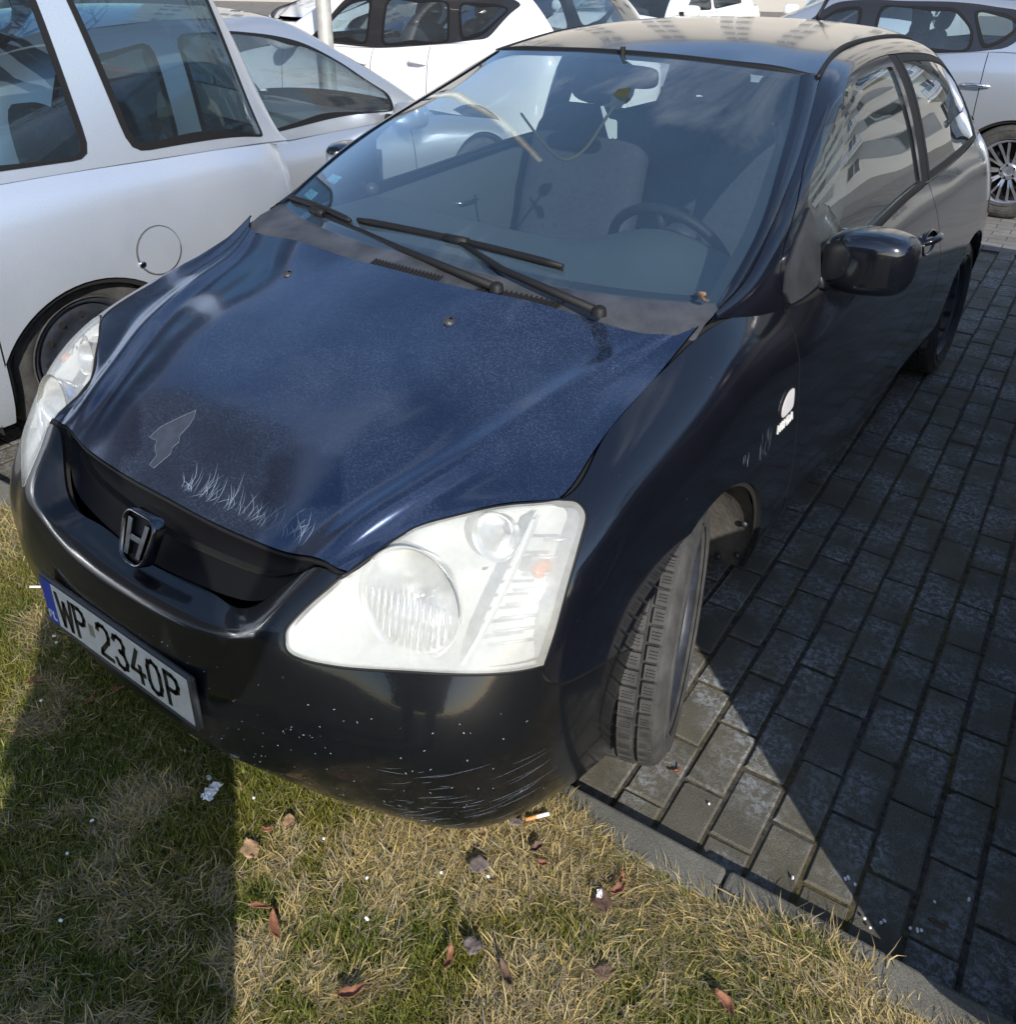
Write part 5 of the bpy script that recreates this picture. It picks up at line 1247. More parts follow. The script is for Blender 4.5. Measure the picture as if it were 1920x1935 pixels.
    # trimmings
    for k in (-1, 1):
        if lamps:
            z0 = zt(.2); m = MB(); P = [sd([(bow * 1.2, z0 - .10)])[0], sd([(.55, z0 - .02)])[0]]
            q = LB.inv([(W * .62, z0 - .17), (W * .93, z0 - .14), (W * .97, z0 - .03), (W * .88, z0 - .02), (W * .60, z0 - .07)], [0, 2], lambda P, u: (P[:, 0] > 0) & (P[:, 1] < 1.0))
            panel('headlight', LB, q, M_lens, e, h=.04, lip=.0, gap=0, off=.004, mirror=(k < 0))
            q = LB.inv([(W * .55, z0 - .0), (W * .55, zt(Ln) - .22), (W * .96, zt(Ln) - .24), (W * .93, zt(Ln) - .06), (W * .60, zt(Ln) - .08)][1:], [0, 2], lambda P, u: (P[:, 0] > 0) & (P[:, 1] > Ln - .6))
            if lamps != 'front': panel('tail_lamp', LB, q, M_red, e, h=.04, lip=.0, gap=0, off=.004, mirror=(k < 0))
        ym = ws[0] + .38; zm = zt(ym) + .05; mm = MB(); V, F = superbox((k * (W + .09), ym, zm), (.10, .065, .07), 3.2); mm.add(V, F)
        mm.build('door_mirror', paint, e, True); mm = MB(); mm.tube([(k * (W - .08), ym + .01, zm - .03), (k * (W + .03), ym, zm - .03)], .022, 8); mm.build('mirror_foot', M_trim, e, True)
        for hd in handles:
            if hd[0] == 'handle':
                c = sd([(hd[1] - .09, hd[2]), (hd[1] - .05, hd[2] + .004), (hd[1] + .05, hd[2] + .004), (hd[1] + .09, hd[2])]); P = LB.ev(c[:, 0], c[:, 1]); Nn = LB.nrm(c[:, 0], c[:, 1])
                pts = [tuple(a + b * o_) for a, b, o_ in zip(P, Nn, (.003, .03, .03, .003))]; mm = MB(); mm.tube(pts, [.010, .014, .014, .010], 8); mm.build('door_handle', M_chrome if hd[-1] == 'chrome' else paint, e, True, mirror=(k < 0))
    for yy in (fw, rw):
        for k in (1, -1):
            w_ = copy_tree(wheelsrc, e); put(w_, e, (k * (W - .115 - tuck), yy, R), 0 if k > 0 else math.pi)
            m = MB(); V = []
            for i in range(21):
                a = math.radians(-10 + 200 * i / 20)
                for x in (W - .40, W - .03): V.append((x, yy - (ra + .004) * math.cos(a), az_ + (ra + .004) * math.sin(a)))
            m.add(V, [(2*i, 2*i+1, 2*i+3, 2*i+2) for i in range(20)]); kk = len(m.V); m.V.append((W - .40, yy, az_)); m.F += [(kk, 2*i, 2*i+2) for i in range(20)]
            m.build('arch_liner', M_dark, e, mirror=(k < 0))
    m = MB(); m.box((-W + .12, .25, .18), (W - .12, Ln - .2, .24)); m.build('underbody', M_dark, e)
    m = MB(); m.add(*superbox((0, ws[0] + .35, zt(ws[0]) - .16), (W - .14, .30, .16), 4)); m.build('dashboard', M_dash, e, True)
    for y in (ws[0] + .95,):
        for x in (-.37, .37): seat(e, x, y, z0=roof - 1.46)
    m = MB(); m.add(*superbox((0, tail[0] - .45, .78), (W - .22, .09, .36), 4)); m.build('rear_bench', M_seat, e, True)
    m = MB(); m.box((-W + .38, ws[0], .3), (W - .38, tail[1] - .1, zt(2.0) - .35)); m.build('cabin_tub', M_seat, e)
    return e, LB, SG, sd, gz
M_silver = car_paint('silver_paint', (.60, .66, .76), .36, .7, .8, .06, .4, (.22, .21, .19), .05)
M_silver2 = car_paint('bright_silver_paint', (.52, .55, .60), .30, .7, 1.0, .03)
M_whitep = car_paint('white_car_paint', (.72, .73, .74), .40, 0.0, 1.0, .03)
M_maroon = car_paint('maroon_paint', (.055, .010, .014), .30, .3, 1.0, .02)
M_redp = car_paint('red_paint', (.45, .02, .03), .35, .0, 1.0, .03)
WHS = make_wheel(.325, .20, .20, 'steel', True, 48); flatten(WHS)
WHA = make_wheel(.325, .21, .215, 10, False, 48); flatten(WHA)
# silver people carrier to the left; its tail points away, its windows stand above the hatchback's bonnet
van, vLB, vSG, vsd, vgz = simple_car('silver_van', 'dirty silver van beside the black hatchback, round fuel flap ahead of its rear corner', None, (-2.395, 2.06 - 4.60, 0), 0, M_silver, M_vanglass,
    Ln=4.60, W=.90, belt=([0, .6, 1.0, 1.6, 2.6, 3.4, 4.2, 4.6], [.72, .86, .95, .985, .985, .985, .965, .93]), roof=1.75, ws=(.95, 1.75), tail=(4.10, 4.50), fw=.85, rw=3.42,
    windows=([(1.55, 1.05), (2.30, 1.05), (2.30, 1.64), (1.90, 1.62)], [(2.42, 1.04), (3.555, 1.015), (3.49, 1.62), (2.42, 1.64)], [(3.70, 1.01), (4.32, .975), (4.14, 1.60), (3.58, 1.62)]),
    handles=(('seam', 1.30), ('seam', 2.36), ('seam', 3.08), ('handle', 2.2, .90, ''), ('handle', 2.6, .90, '')), R=.325, zrear=.97, rail_in=.22, wheelsrc=WHS, bow=.45, lamps=False, archz=.235, archr=.385, tuck=.07)
# round fuel flap
c0 = (3.70, .665); q = vsd([(c0[0] + .088 * math.cos(t), c0[1] + .088 * math.sin(t)) for t in np.linspace(0, 2 * math.pi, 28, endpoint=False)])
panel('fuel_flap', vLB, q, M_silver, van, h=.03, gap=.0, lip=.006, flange=0, off=.006, both=False)
P = vLB.ev(q[:, 0], q[:, 1]) + vLB.nrm(q[:, 0], q[:, 1]) * .002; m = MB(); m.tube([tuple(v) for v in P] + [tuple(P[0])], .0045, 6, False); m.build('flap_gap', M_flap, van)
cq = vsd([(3.625, .630)])[0]; p0 = vLB.ev([cq[0]], [cq[1]])[0]; m = MB(); m.add(*superbox(tuple(p0), (.010, .014, .014), 3)); m.build('flap_catch', M_chrome, van, True)
car_2, *_ = simple_car('silver_hatchback', 'low silver hatchback parked just past the silver van', None, (-2.88, 4.50, 0), math.pi, M_silver2, M_farglass,
    Ln=4.0, W=.86, belt=([0, .6, 1.15, 1.5, 2.5, 3.4, 4.0], [.60, .74, .83, .83, .83, .88, .88]), roof=1.41, ws=(1.10, 2.0), tail=(3.3, 3.8), fw=.75, rw=3.2,
    windows=([(1.42, .875), (2.66, .865), (2.66, 1.335), (2.36, 1.335), (2.05, 1.285), (1.70, 1.13), (1.44, .97)], [(2.78, .88), (3.40, .92), (3.22, 1.26), (2.78, 1.32)]),
    handles=(('seam', 1.35), ('seam', 2.75), ('handle', 2.6, .80, '')), wheelsrc=WHA, R=.325)
car_3, *_ = simple_car('white_hatchback', 'white five-door hatchback seen side-on behind the steel pole', None, (-6.25, 5.48, 0), -math.pi / 2, M_whitep, M_farglass,
    Ln=4.25, W=.88, belt=([0, .6, 1.25, 1.6, 2.5, 3.4, 4.25], [.66, .82, .96, .97, 1.00, 1.09, 1.06]), roof=1.47, ws=(1.20, 2.0), tail=(3.75, 4.12), fw=.85, rw=3.48,
    windows=([(1.72, 1.01), (2.36, 1.015), (2.36, 1.345), (2.12, 1.33)], [(2.50, 1.02), (3.20, 1.07), (3.14, 1.35), (2.50, 1.355)], [(3.30, 1.09), (3.50, 1.14), (3.70, 1.32), (3.22, 1.35)]),
    handles=(('seam', 1.40), ('seam', 2.43), ('seam', 3.02), ('handle', 2.30, .88, ''), ('handle', 2.92, .92, '')), wheelsrc=WHA, R=.325, zrear=1.10, lamps='front', dlo=[(1.62, .99), (2.4, .995), (3.26, 1.055), (3.55, 1.12), (3.78, 1.345), (3.2, 1.375), (2.45, 1.375), (2.08, 1.355)])
car_4, *_ = simple_car('silver_hatchback', 'clean silver five-door hatchback with multi-spoke alloys behind the black car', None, (-3.02, 7.25, 0), -math.pi / 2, M_silver2, M_farglass,
    Ln=4.35, W=.88, belt=([0, .6, 1.25, 1.6, 2.5, 3.3, 4.35], [.66, .84, .97, .985, 1.01, 1.10, 1.06]), roof=1.45, ws=(1.25, 2.1), tail=(3.75, 4.12), fw=.87, rw=3.54,
    windows=([(1.78, 1.03), (2.34, 1.04), (2.34, 1.345), (2.14, 1.32)], [(2.45, 1.045), (3.14, 1.085), (3.13, 1.22), (2.98, 1.355), (2.45, 1.36)], [(3.20, 1.10), (3.32, 1.15), (3.42, 1.27), (3.30, 1.335), (3.08, 1.355)]),
    handles=(('seam', 1.42), ('seam', 2.40), ('seam', 3.25), ('handle', 2.22, .89, 'chrome'), ('handle', 3.22, .875, 'chrome')), wheelsrc=WHA, R=.325, zrear=1.12, lamps='front', dlo=[(1.66, 1.01), (2.4, 1.02), (3.16, 1.06), (3.36, 1.12), (3.50, 1.27), (3.36, 1.36), (3.1, 1.385), (2.45, 1.39), (2.10, 1.355)])
car_5, *_ = simple_car('white_hatchback', 'white car facing the camera at the top centre, beyond the row', None, (-4.75, 8.6, 0), 0, M_whitep, M_farglass,
    Ln=4.25, W=.88, belt=([0, .6, 1.25, 1.6, 2.5, 3.4, 4.25], [.70, .86, 1.0, 1.0, 1.00, 1.05, 1.02]), roof=1.50, ws=(1.10, 1.85), tail=(3.6, 4.05), fw=.85, rw=3.45,
    windows=([(1.62, 1.03), (2.40, 1.03), (2.38, 1.345), (2.06, 1.31)], [(2.47, 1.035), (3.35, 1.08), (3.2, 1.35), (2.47, 1.36)]),
    handles=(('seam', 1.30), ('seam', 2.43), ('seam', 3.0)), wheelsrc=WHA, R=.325)
car_6, *_ = simple_car('red_hatchback', 'red car glimpsed through the windows of the silver van', None, (-6.4, 4.2, 0), math.pi, M_redp, M_farglass,
    Ln=4.0, W=.86, roof=1.44, belt=([0, .6, 1.25, 1.6, 2.5, 3.4, 4.0], [.66, .82, .96, .97, .99, 1.03, 1.0]), ws=(1.1, 1.9), tail=(3.3, 3.8), fw=.8, rw=3.25, windows=([(1.6, 1.0), (2.5, 1.0), (2.45, 1.33), (2.0, 1.29)],),
    handles=(('seam', 1.30), ('seam', 2.6)), wheelsrc=WHA, R=.325)
car_7, *_ = simple_car('maroon_hatchback', 'dark maroon car parked to the right of the black hatchback', None, (2.56, .33, 0), 0, M_maroon, M_farglass,
    Ln=4.2, W=.885, roof=1.62, belt=([0, .6, 1.25, 1.5, 2.5, 3.4, 4.2], [.90, 1.00, 1.08, 1.09, 1.09, 1.10, 1.08]), ws=(1.2, 2.0), tail=(3.5, 4.0), fw=.80, rw=3.40, windows=([(1.72, 1.13), (2.45, 1.13), (2.42, 1.50), (2.12, 1.46)], [(2.53, 1.13), (3.3, 1.16), (3.15, 1.50), (2.53, 1.51)]),
    handles=(('seam', 1.36), ('seam', 2.49), ('seam', 3.0), ('handle', 2.3, .87, '')), wheelsrc=WHA, R=.325, bow=.03)
WL = dict(belt=([0, .6, 1.25, 1.6, 2.5, 3.4, 4.2], [.68, .84, .98, .985, 1.00, 1.05, 1.02]), roof=1.46, ws=(1.15, 1.95), tail=(3.6, 4.02), fw=.85, rw=3.42,
    windows=([(1.68, 1.02), (2.40, 1.02), (2.38, 1.34), (2.10, 1.31)], [(2.47, 1.03), (3.35, 1.07), (3.2, 1.34), (2.47, 1.35)]), handles=(('seam', 1.32), ('seam', 2.43), ('seam', 3.0)), wheelsrc=WHA, R=.325)
M_navy = car_paint('navy_car_paint', (.02, .035, .09), .3, .3, 1.0, .03); M_dgrey = car_paint('dark_grey_car_paint', (.07, .075, .085), .3, .5, 1.0, .03)
simple_car('dark_hatchback', 'dark car far behind the steel pole at the top left', None, (-7.6, 8.4, 0), 0, M_navy, M_farglass, Ln=4.2, W=.87, **WL)
simple_car('white_hatchback', 'white car in the far row beside the white car facing the camera', None, (-2.2, 10.2, 0), 0, M_whitep, M_farglass, Ln=4.2, W=.87, **WL)
simple_car('grey_hatchback', 'dark grey car in the far row behind the clean silver hatchback', None, (1.6, 11.0, 0), 0, M_dgrey, M_farglass, Ln=4.2, W=.87, **WL)
simple_car('white_hatchback', 'white car in the far row, behind the dark far car', None, (-10.4, 9.4, 0), 0, M_whitep, M_farglass, Ln=4.2, W=.87, **WL)
for w_ in (WHS, WHA):
    for ch in list(w_.children): bpy.data.objects.remove(ch)
    bpy.data.objects.remove(w_)
# ------------------------------------------------------------------ lamp post, buildings, bare trees, photographer
M_galv = princ('galvanised_steel', (.36, .36, .33), .55, .2, var=.2, vscale=14)
po_ = empty('steel_pole', (-3.92, 4.28, 0), 'galvanised steel pole standing between the silver and white hatchbacks', 'pole')
m = MB(); m.lathe([(-.3, .06), (.35, .06), (.36, .056), (6.7, .050), (6.72, .0)], 28, Matrix.Rotation(-R_(90), 4, 'Y')); m.build('pole_tube', M_galv, po_, True, angle=40)
m = MB(); m.lathe([(0, .16), (.02, .16), (.021, .06)], 28, Matrix.Rotation(-R_(90), 4, 'Y')); m.build('base_flange', M_galv, po_)
M_wall = princ('beige_render', (.38, .36, .33), .9, var=.08, vscale=.4, bmp=.1)
M_wallw = princ('pale_render', (.62, .61, .57), .9, var=.06, vscale=.4, bmp=.1)
M_wallg = princ('grey_render', (.20, .20, .20), .9, var=.12, vscale=.4)
M_winf = princ('window_frame_white', (.6, .6, .6), .4)
M_winp = princ('window_pane', (.03, .04, .05), .05, coat=1.0)
M_blue = princ('blue_rail', (.03, .16, .45), .4)
def building(name, label, loc, rz, Wd, Hh, Dp, nx, nz, wall, balc=False):
    e = empty(name, loc, label, 'building', None, (0, 0, rz)); sx, szz = Wd / nx, Hh / nz
    # wall built as a grid with real openings
    m = MB(); ww, wh = sx * .42, szz * .46; D = .18
    for i in range(nx):
        for k in range(nz):
            x0, z0 = i * sx - Wd / 2, k * szz; a, b = x0 + (sx - ww) / 2, x0 + (sx + ww) / 2; c, d = z0 + szz * .32, z0 + szz * .32 + wh
            q = [(x0, z0), (x0 + sx, z0), (x0 + sx, z0 + szz), (x0, z0 + szz)]; h_ = [(a, c), (b, c), (b, d), (a, d)]
            V = [(x, 0, z) for x, z in q] + [(x, 0, z) for x, z in h_] + [(x, D, z) for x, z in h_]
            m.add(V, [(j, (j+1) % 4, 4 + (j+1) % 4, 4 + j) for j in range(4)] + [(4+j, 4+(j+1) % 4, 8+(j+1) % 4, 8+j) for j in range(4)])
    m.add([(-Wd/2, 0, 0), (Wd/2, 0, 0), (Wd/2, Dp, 0), (-Wd/2, Dp, 0), (-Wd/2, 0, Hh), (Wd/2, 0, Hh), (Wd/2, Dp, Hh), (-Wd/2, Dp, Hh)], [(1, 2, 6, 5), (2, 3, 7, 6), (3, 0, 4, 7)])
    m.build('wall', wall, e)
    m = MB(); m.box((-Wd/2 - .3, -.3, Hh), (Wd/2 + .3, Dp + .3, Hh + .5)); m.build('roof', M_wallg, e)
    f = MB(); fr_ = .07
    for a, b in (((-ww/2, D - .05, 0), (ww/2, D + .02, fr_)), ((-ww/2, D - .05, wh - fr_), (ww/2, D + .02, wh)), ((-ww/2, D - .05, fr_), (-ww/2 + fr_, D + .02, wh - fr_)), ((ww/2 - fr_, D - .05, fr_), (ww/2, D + .02, wh - fr_)), ((-fr_/2, D - .05, fr_), (fr_/2, D + .02, wh - fr_))): f.box(a, b)
    me = bpy.data.meshes.new('window'); me.from_pydata(f.V, [], f.F); me.materials.append(M_winf)
    mp_ = bpy.data.meshes.new('pane'); mp_.from_pydata([(-ww/2, D, 0), (ww/2, D, 0), (ww/2, D, wh), (-ww/2, D, wh)], [], [(0, 1, 2, 3)]); mp_.materials.append(M_winp)
    for i in range(nx):
        for k in range(nz):
            o = bpy.data.objects.new('window', me); COL.objects.link(o); o.parent = e; o.location = ((i + .5) * sx - Wd / 2, 0, k * szz + szz * .32)
            o2 = bpy.data.objects.new('pane', mp_); COL.objects.link(o2); o2.parent = o
            if balc and i % 2 == 0 and k > 0:
                m = MB(); m.box((-sx*.42, -1.1, -.75), (sx*.42, 0, -.60)); bb = m.build('balcony_slab', wall, e); bb.location = o.location
                m = MB(); m.box((-sx*.42, -1.1, .30), (sx*.42, -1.04, .38)); m.box((-sx*.42, -1.1, -.50), (sx*.42, -1.04, -.44))
                for q in np.linspace(-sx*.42, sx*.42 - .04, 14): m.box((q, -1.09, -.6), (q + .04, -1.05, .3))
                bb = m.build('balcony_rail', M_blue, e); bb.location = o.location; bb['kind'] = 'stuff'
    return e
building('apartment_building', 'long beige apartment block with rows of windows behind the parked cars', (-13, 29, 0), R_(25), 40, 13.5, 10, 14, 5, M_wall)
building('apartment_building', 'pale apartment block with blue balcony rails to the right of the cars', (15, 31, 0), R_(-20), 22, 13, 10, 8, 5, M_wallw, True)
building('apartment_tower', 'tall dark grey apartment tower far to the left beyond the van', (-29, -12, 0), R_(90), 23, 32, 12, 7, 11, princ('dark_render', (.055, .055, .06), .9, var=.1, vscale=.4))
building('apartment_building', 'grey apartment block across the lawn behind the photographer', (-22, -38, 0), R_(180), 46, 13, 10, 14, 4, M_wallg)
M_bark = princ('grey_bark', (.06, .05, .042), .9, var=.4, vscale=20, bmp=.5, bscale=30)
def bare_tree(label, loc, H, seed):
    r = random.Random(seed); e = empty('bare_tree', loc, label, 'tree'); tr = MB(); cr = MB()
    def grow(p_, d, ln, rad, lev, mb_):
        P = [p_]; 
        for i in range(3):
            d = (d + Vector((r.uniform(-.14, .14), r.uniform(-.14, .14), r.uniform(-.02, .12)))).normalized(); P.append(P[-1] + d * ln / 3)
        mb_.tube([tuple(q) for q in P], [rad, rad*.88, rad*.76, rad*.62], 6 if lev < 3 else 3, False)
        if lev >= 6: return
        for k in range(3 if lev < 5 else 2):
            a = r.uniform(0, 6.28); t = r.uniform(.35, .75); side = Vector((math.cos(a), math.sin(a), 0)); nd = (d * (1 - t * .6) + side * t + Vector((0, 0, .1))).normalized()
            grow(P[-1] if k == 0 else P[2], nd, ln * r.uniform(.62, .80), rad * r.uniform(.48, .62), lev + 1, cr)
    grow(Vector((0, 0, 0)), Vector((0, 0, 1)), H * .30, H * .018, 0, tr)
    tr.build('trunk', M_bark, e, True); cr.build('crown', M_bark, e)['kind'] = 'stuff'
bare_tree('tall bare tree on the lawn behind the photographer', (-9, -17, 0), 13, 1)
bare_tree('bare tree to the left across the lawn', (-17, -8, 0), 11, 2)
bare_tree('bare spreading tree on the lawn left of the parked van', (-14, -20, 0), 12, 5)
bare_tree('bare street tree near the blue-railed block', (13, 9, 0), 10, 9)
def person():
    Pl = Vector((1.0, -.885, .03)); f = Vector((-.58, .81, 0)).normalized(); rt = Vector((f.y, -f.x, 0))
    e = empty('person', Pl, 'photographer in a long dark coat and jeans holding up a camera, standing on the lawn', 'person')
    def w_(x, y, z): return rt * x + f * y + Vector((0, 0, z))
    J = {}; Vv = []; Ed = []; Rd = []
    def add(n_, x, y, z, r, par=None):
        J[n_] = len(Vv); Vv.append(w_(x, y, z)); Rd.append(r)
        if par is not None: Ed.append((J[par], J[n_]))
    add('pel', 0, 0, .92, (.185, .125)); add('waist', 0, .0, 1.06, (.175, .12), 'pel'); add('chest', 0, .0, 1.26, (.195, .13), 'waist'); add('sh', 0, -.005, 1.40, (.15, .09), 'chest')
    add('neck', 0, .01, 1.49, .055, 'sh'); add('chin', 0, .03, 1.56, (.065, .075), 'neck'); add('head', 0, .025, 1.64, (.075, .092), 'chin'); add('top', 0, .015, 1.715, (.060, .075), 'head')
    for s_, hx, hy, hz in ((1, .47, -.22, 1.60), (-1, .25, .03, .86)):
        n_ = 'R' if s_ > 0 else 'L'
        add('s' + n_, s_ * .185, -.005, 1.385, .062, 'sh'); ex, ey, ez = ((.275, -.06, 1.12) if s_ > 0 else (-.255, -.02, 1.10)); add('e' + n_, ex, ey, ez, .045, 's' + n_)
        up = 1 if s_ > 0 else -1; hx = hx * s_
        add('w' + n_, hx, hy - .03 * up, hz - .08 * up, .030, 'e' + n_); add('p' + n_, hx, hy, hz - .0 * up, (.040, .022), 'w' + n_)
        for k in range(4):
            bx = hx + (k - 1.5) * .018; add('f%d%s' % (k, n_), bx, hy + .02, hz + (.045 - abs(k - 1.5) * .004) * up, .0095, 'p' + n_); add('g%d%s' % (k, n_), bx, hy + .035, hz + .075 * up, .0085, 'f%d%s' % (k, n_)); add('h%d%s' % (k, n_), bx, hy + .04, hz + .098 * up, .007, 'g%d%s' % (k, n_))
        add('t0' + n_, hx - s_ * .035, hy + .02, hz + .01 * up, .011, 'p' + n_); add('t1' + n_, hx - s_ * .045, hy + .03, hz + .045 * up, .009, 't0' + n_)
        add('h' + n_, s_ * .095, 0, .86, .095, 'pel'); add('k' + n_, s_ * .115, .01, .49, .062, 'h' + n_); add('c' + n_, s_ * .12, -.015, .33, .058, 'k' + n_); add('a' + n_, s_ * .125, -.02, .09, .040, 'c' + n_)
        add('b' + n_, s_ * .13, .07, .045, (.045, .040), 'a' + n_); add('q' + n_, s_ * .135, .16, .035, (.038, .030), 'b' + n_)
    me = bpy.data.meshes.new('body'); me.from_pydata([tuple(v) for v in Vv], Ed, []); o = bpy.data.objects.new('body', me); COL.objects.link(o); o.parent = e
    md = o.modifiers.new('skin', 'SKIN'); sv_ = me.skin_vertices[0].data
    for i, r in enumerate(Rd): sv_[i].radius = r if isinstance(r, tuple) else (r, r)
    sv_[0].use_root = True; md.use_smooth_shade = True
    sb = o.modifiers.new('sub', 'SUBSURF'); sb.levels = 2; sb.render_levels = 2
    mt, nt, out = nodes('clothes_and_skin'); p = nt.nodes.new('ShaderNodeBsdfPrincipled'); L(nt, p.outputs[0], out.inputs[0]); tc = nt.nodes.new('ShaderNodeTexCoord'); sp = nt.nodes.new('ShaderNodeSeparateXYZ'); L(nt, tc.outputs['Object'], sp.inputs[0])
    z = sp.outputs[2]; dq = N(nt, 'ShaderNodeVectorMath'); dq.operation = 'DOT_PRODUCT'; dq.inputs[1].default_value = tuple(f); L(nt, tc.outputs['Object'], dq.inputs[0])
    c = mix(nt, math_(nt, 'GREATER_THAN', z, .93), (.03, .045, .09), (.018, .018, .022)); c = mix(nt, math_(nt, 'GREATER_THAN', z, 1.50), c, (.48, .28, .20))
    c = mix(nt, math_(nt, 'LESS_THAN', z, .10), c, (.03, .02, .015)); L(nt, c, p.inputs['Base Color']); p.inputs['Roughness'].default_value = .8; me.materials.append(mt)
    m = MB(); V = []; ns = 32
    for z_, hw, hd in ((.50, .245, .17), (.60, .243, .168), (.75, .238, .162), (.90, .228, .150), (1.02, .214, .142), (1.12, .205, .138)):
        for k in range(ns):
            t = 2 * math.pi * k / ns; fo = 1 + .018 * math.sin(7 * t) * (1.12 - z_) / .6; V.append(tuple(w_(hw * math.cos(t) * fo, hd * math.sin(t) * fo, z_)))
    m.add(V, [(i * ns + k, i * ns + (k + 1) % ns, (i + 1) * ns + (k + 1) % ns, (i + 1) * ns + k) for i in range(5) for k in range(ns)]); m.build('coat', princ('dark_coat', (.018, .018, .022), .85), e, True)
    M_hair = princ('brown_hair', (.04, .025, .015), .8, bmp=.6, bscale=200)
    c_ = w_(0, .0, 1.665); Mq = Matrix.Identity(3); V, F = superbox(tuple(c_), (.092, .105, .085), 2.4); V = [v for v in V]; hb = mesh('hair', V, F, M_hair, e, True)
    for s_ in (1, -1):
        q = w_(s_ * .032, .112, 1.635); mesh('eye', *superbox(tuple(q), (.012, .008, .008), 2), M_black, e, True); q = w_(s_ * .088, .02, 1.62); mesh('ear', *superbox(tuple(q), (.012, .022, .032), 2.2), princ('skin', (.48, .28, .20), .6), e, True)
    mesh('nose', *superbox(tuple(w_(0, .125, 1.605)), (.013, .020, .022), 2.2), MATS['skin'], e, True); mesh('mouth', *superbox(tuple(w_(0, .112, 1.572)), (.024, .006, .005), 2.2), princ('lips', (.35, .12, .10), .5), e, True)
person()
cb = empty('photo_camera', (CAM[0] + .045, CAM[1] - .065, CAM[2] + .02), 'black photo camera in the hands of the photographer', 'camera'); cb.rotation_euler = (R_(-25), 0, R_(35.6))
m = MB(); m.box((-.07, -.06, -.05), (.07, -.02, .045)); m.box((-.025, -.055, .045), (.025, -.02, .065)); m.build('camera_body', M_plastic, cb, bevel=.006)
m = MB(); m.lathe([(-.02, .036), (.03, .036), (.032, .030)], 24, Matrix.Rotation(R_(90), 4, 'Z')); m.build('camera_lens', M_trim, cb, True)
# ------------------------------------------------------------------ lawn: soil and moss sheet, blades
def kerb_y(x): return PO[1] - .178 + (x - PO[0]) * PHI + .002
mt, nt, out = nodes('mossy_soil'); p = nt.nodes.new('ShaderNodeBsdfPrincipled'); L(nt, p.outputs[0], out.inputs[0]); v = coords(nt)
a_ = ramp(nt, noise(nt, v, 3.6, 5, .62), [(.40, 0), (.60, 1)]); g_ = ramp(nt, noise(nt, v, 90, 4, .7), [(.3, 0), (.7, 1)])
L(nt, mix(nt, a_, mix(nt, g_, (.05, .04, .025), (.13, .105, .06)), mix(nt, g_, (.022, .030, .006), (.075, .085, .018))), p.inputs['Base Color']); p.inputs['Roughness'].default_value = 1.0
L(nt, bump(nt, noise(nt, v, 130, 6, .8), 1.0, .02), p.inputs['Normal']); M_soil = mt
def hz(x, y): return .040 + .010 * np.sin(x * 5.1 + 1.3) * np.cos(y * 4.3) + .006 * np.sin(x * 13 + y * 9)
xs_ = np.concatenate([np.linspace(-60, -4, 15), np.linspace(-3.9, 4, 80), np.linspace(4.2, 60, 15)]); ts = np.concatenate([np.linspace(0, 1.6, 40), np.linspace(1.7, 5, 12), np.linspace(6, 60, 12)])
V = []; 
for x in xs_:
    for t in ts: yy = kerb_y(x) - t; V.append((x, yy, float(hz(x, yy))))
n = len(ts); F = [(i*n+j, i*n+j+1, (i+1)*n+j+1, (i+1)*n+j) for i in range(len(xs_) - 1) for j in range(n - 1)]
lw = mesh('lawn', V, F, M_soil, None, True); lw['kind'] = 'structure'
mt, nt, out = nodes('grass_blade'); p = nt.nodes.new('ShaderNodeBsdfPrincipled'); at = nt.nodes.new('ShaderNodeAttribute'); at.attribute_name = 'Col'
L(nt, at.outputs['Color'], p.inputs['Base Color']); p.inputs['Roughness'].default_value = .62; tl = nt.nodes.new('ShaderNodeBsdfTranslucent'); L(nt, at.outputs['Color'], tl.inputs[0])
ms = nt.nodes.new('ShaderNodeMixShader'); ms.inputs[0].default_value = .28; L(nt, p.outputs[0], ms.inputs[1]); L(nt, tl.outputs[0], ms.inputs[2]); L(nt, ms.outputs[0], out.inputs[0]); M_blade = mt
def vnoise(x, y, sc, seed):
    r = np.random.default_rng(seed); g = r.random((64, 64)); x = x * sc + 31.7; y = y * sc + 17.3; i = np.floor(x).astype(int); j = np.floor(y).astype(int); fx_ = x - i; fy_ = y - j
    fx_ = fx_ * fx_ * (3 - 2 * fx_); fy_ = fy_ * fy_ * (3 - 2 * fy_); i %= 63; j %= 63
    return (g[i, j] * (1 - fx_) + g[i+1, j] * fx_) * (1 - fy_) + (g[i, j+1] * (1 - fx_) + g[i+1, j+1] * fx_) * fy_
def view_mask(P, mg):
    d = P - np.array(CAM); z = d @ np.array(FWD); px = 989.4 + 1710.5 * (d @ np.array(RIGHT)) / z; py = 709 + 1710.5 * (d @ np.array(DOWN)) / z
    return (z > .1) & (px > -1920 * mg) & (px < 1920 * (1 + mg)) & (py > 0) & (py < 1935 * (1 + mg))
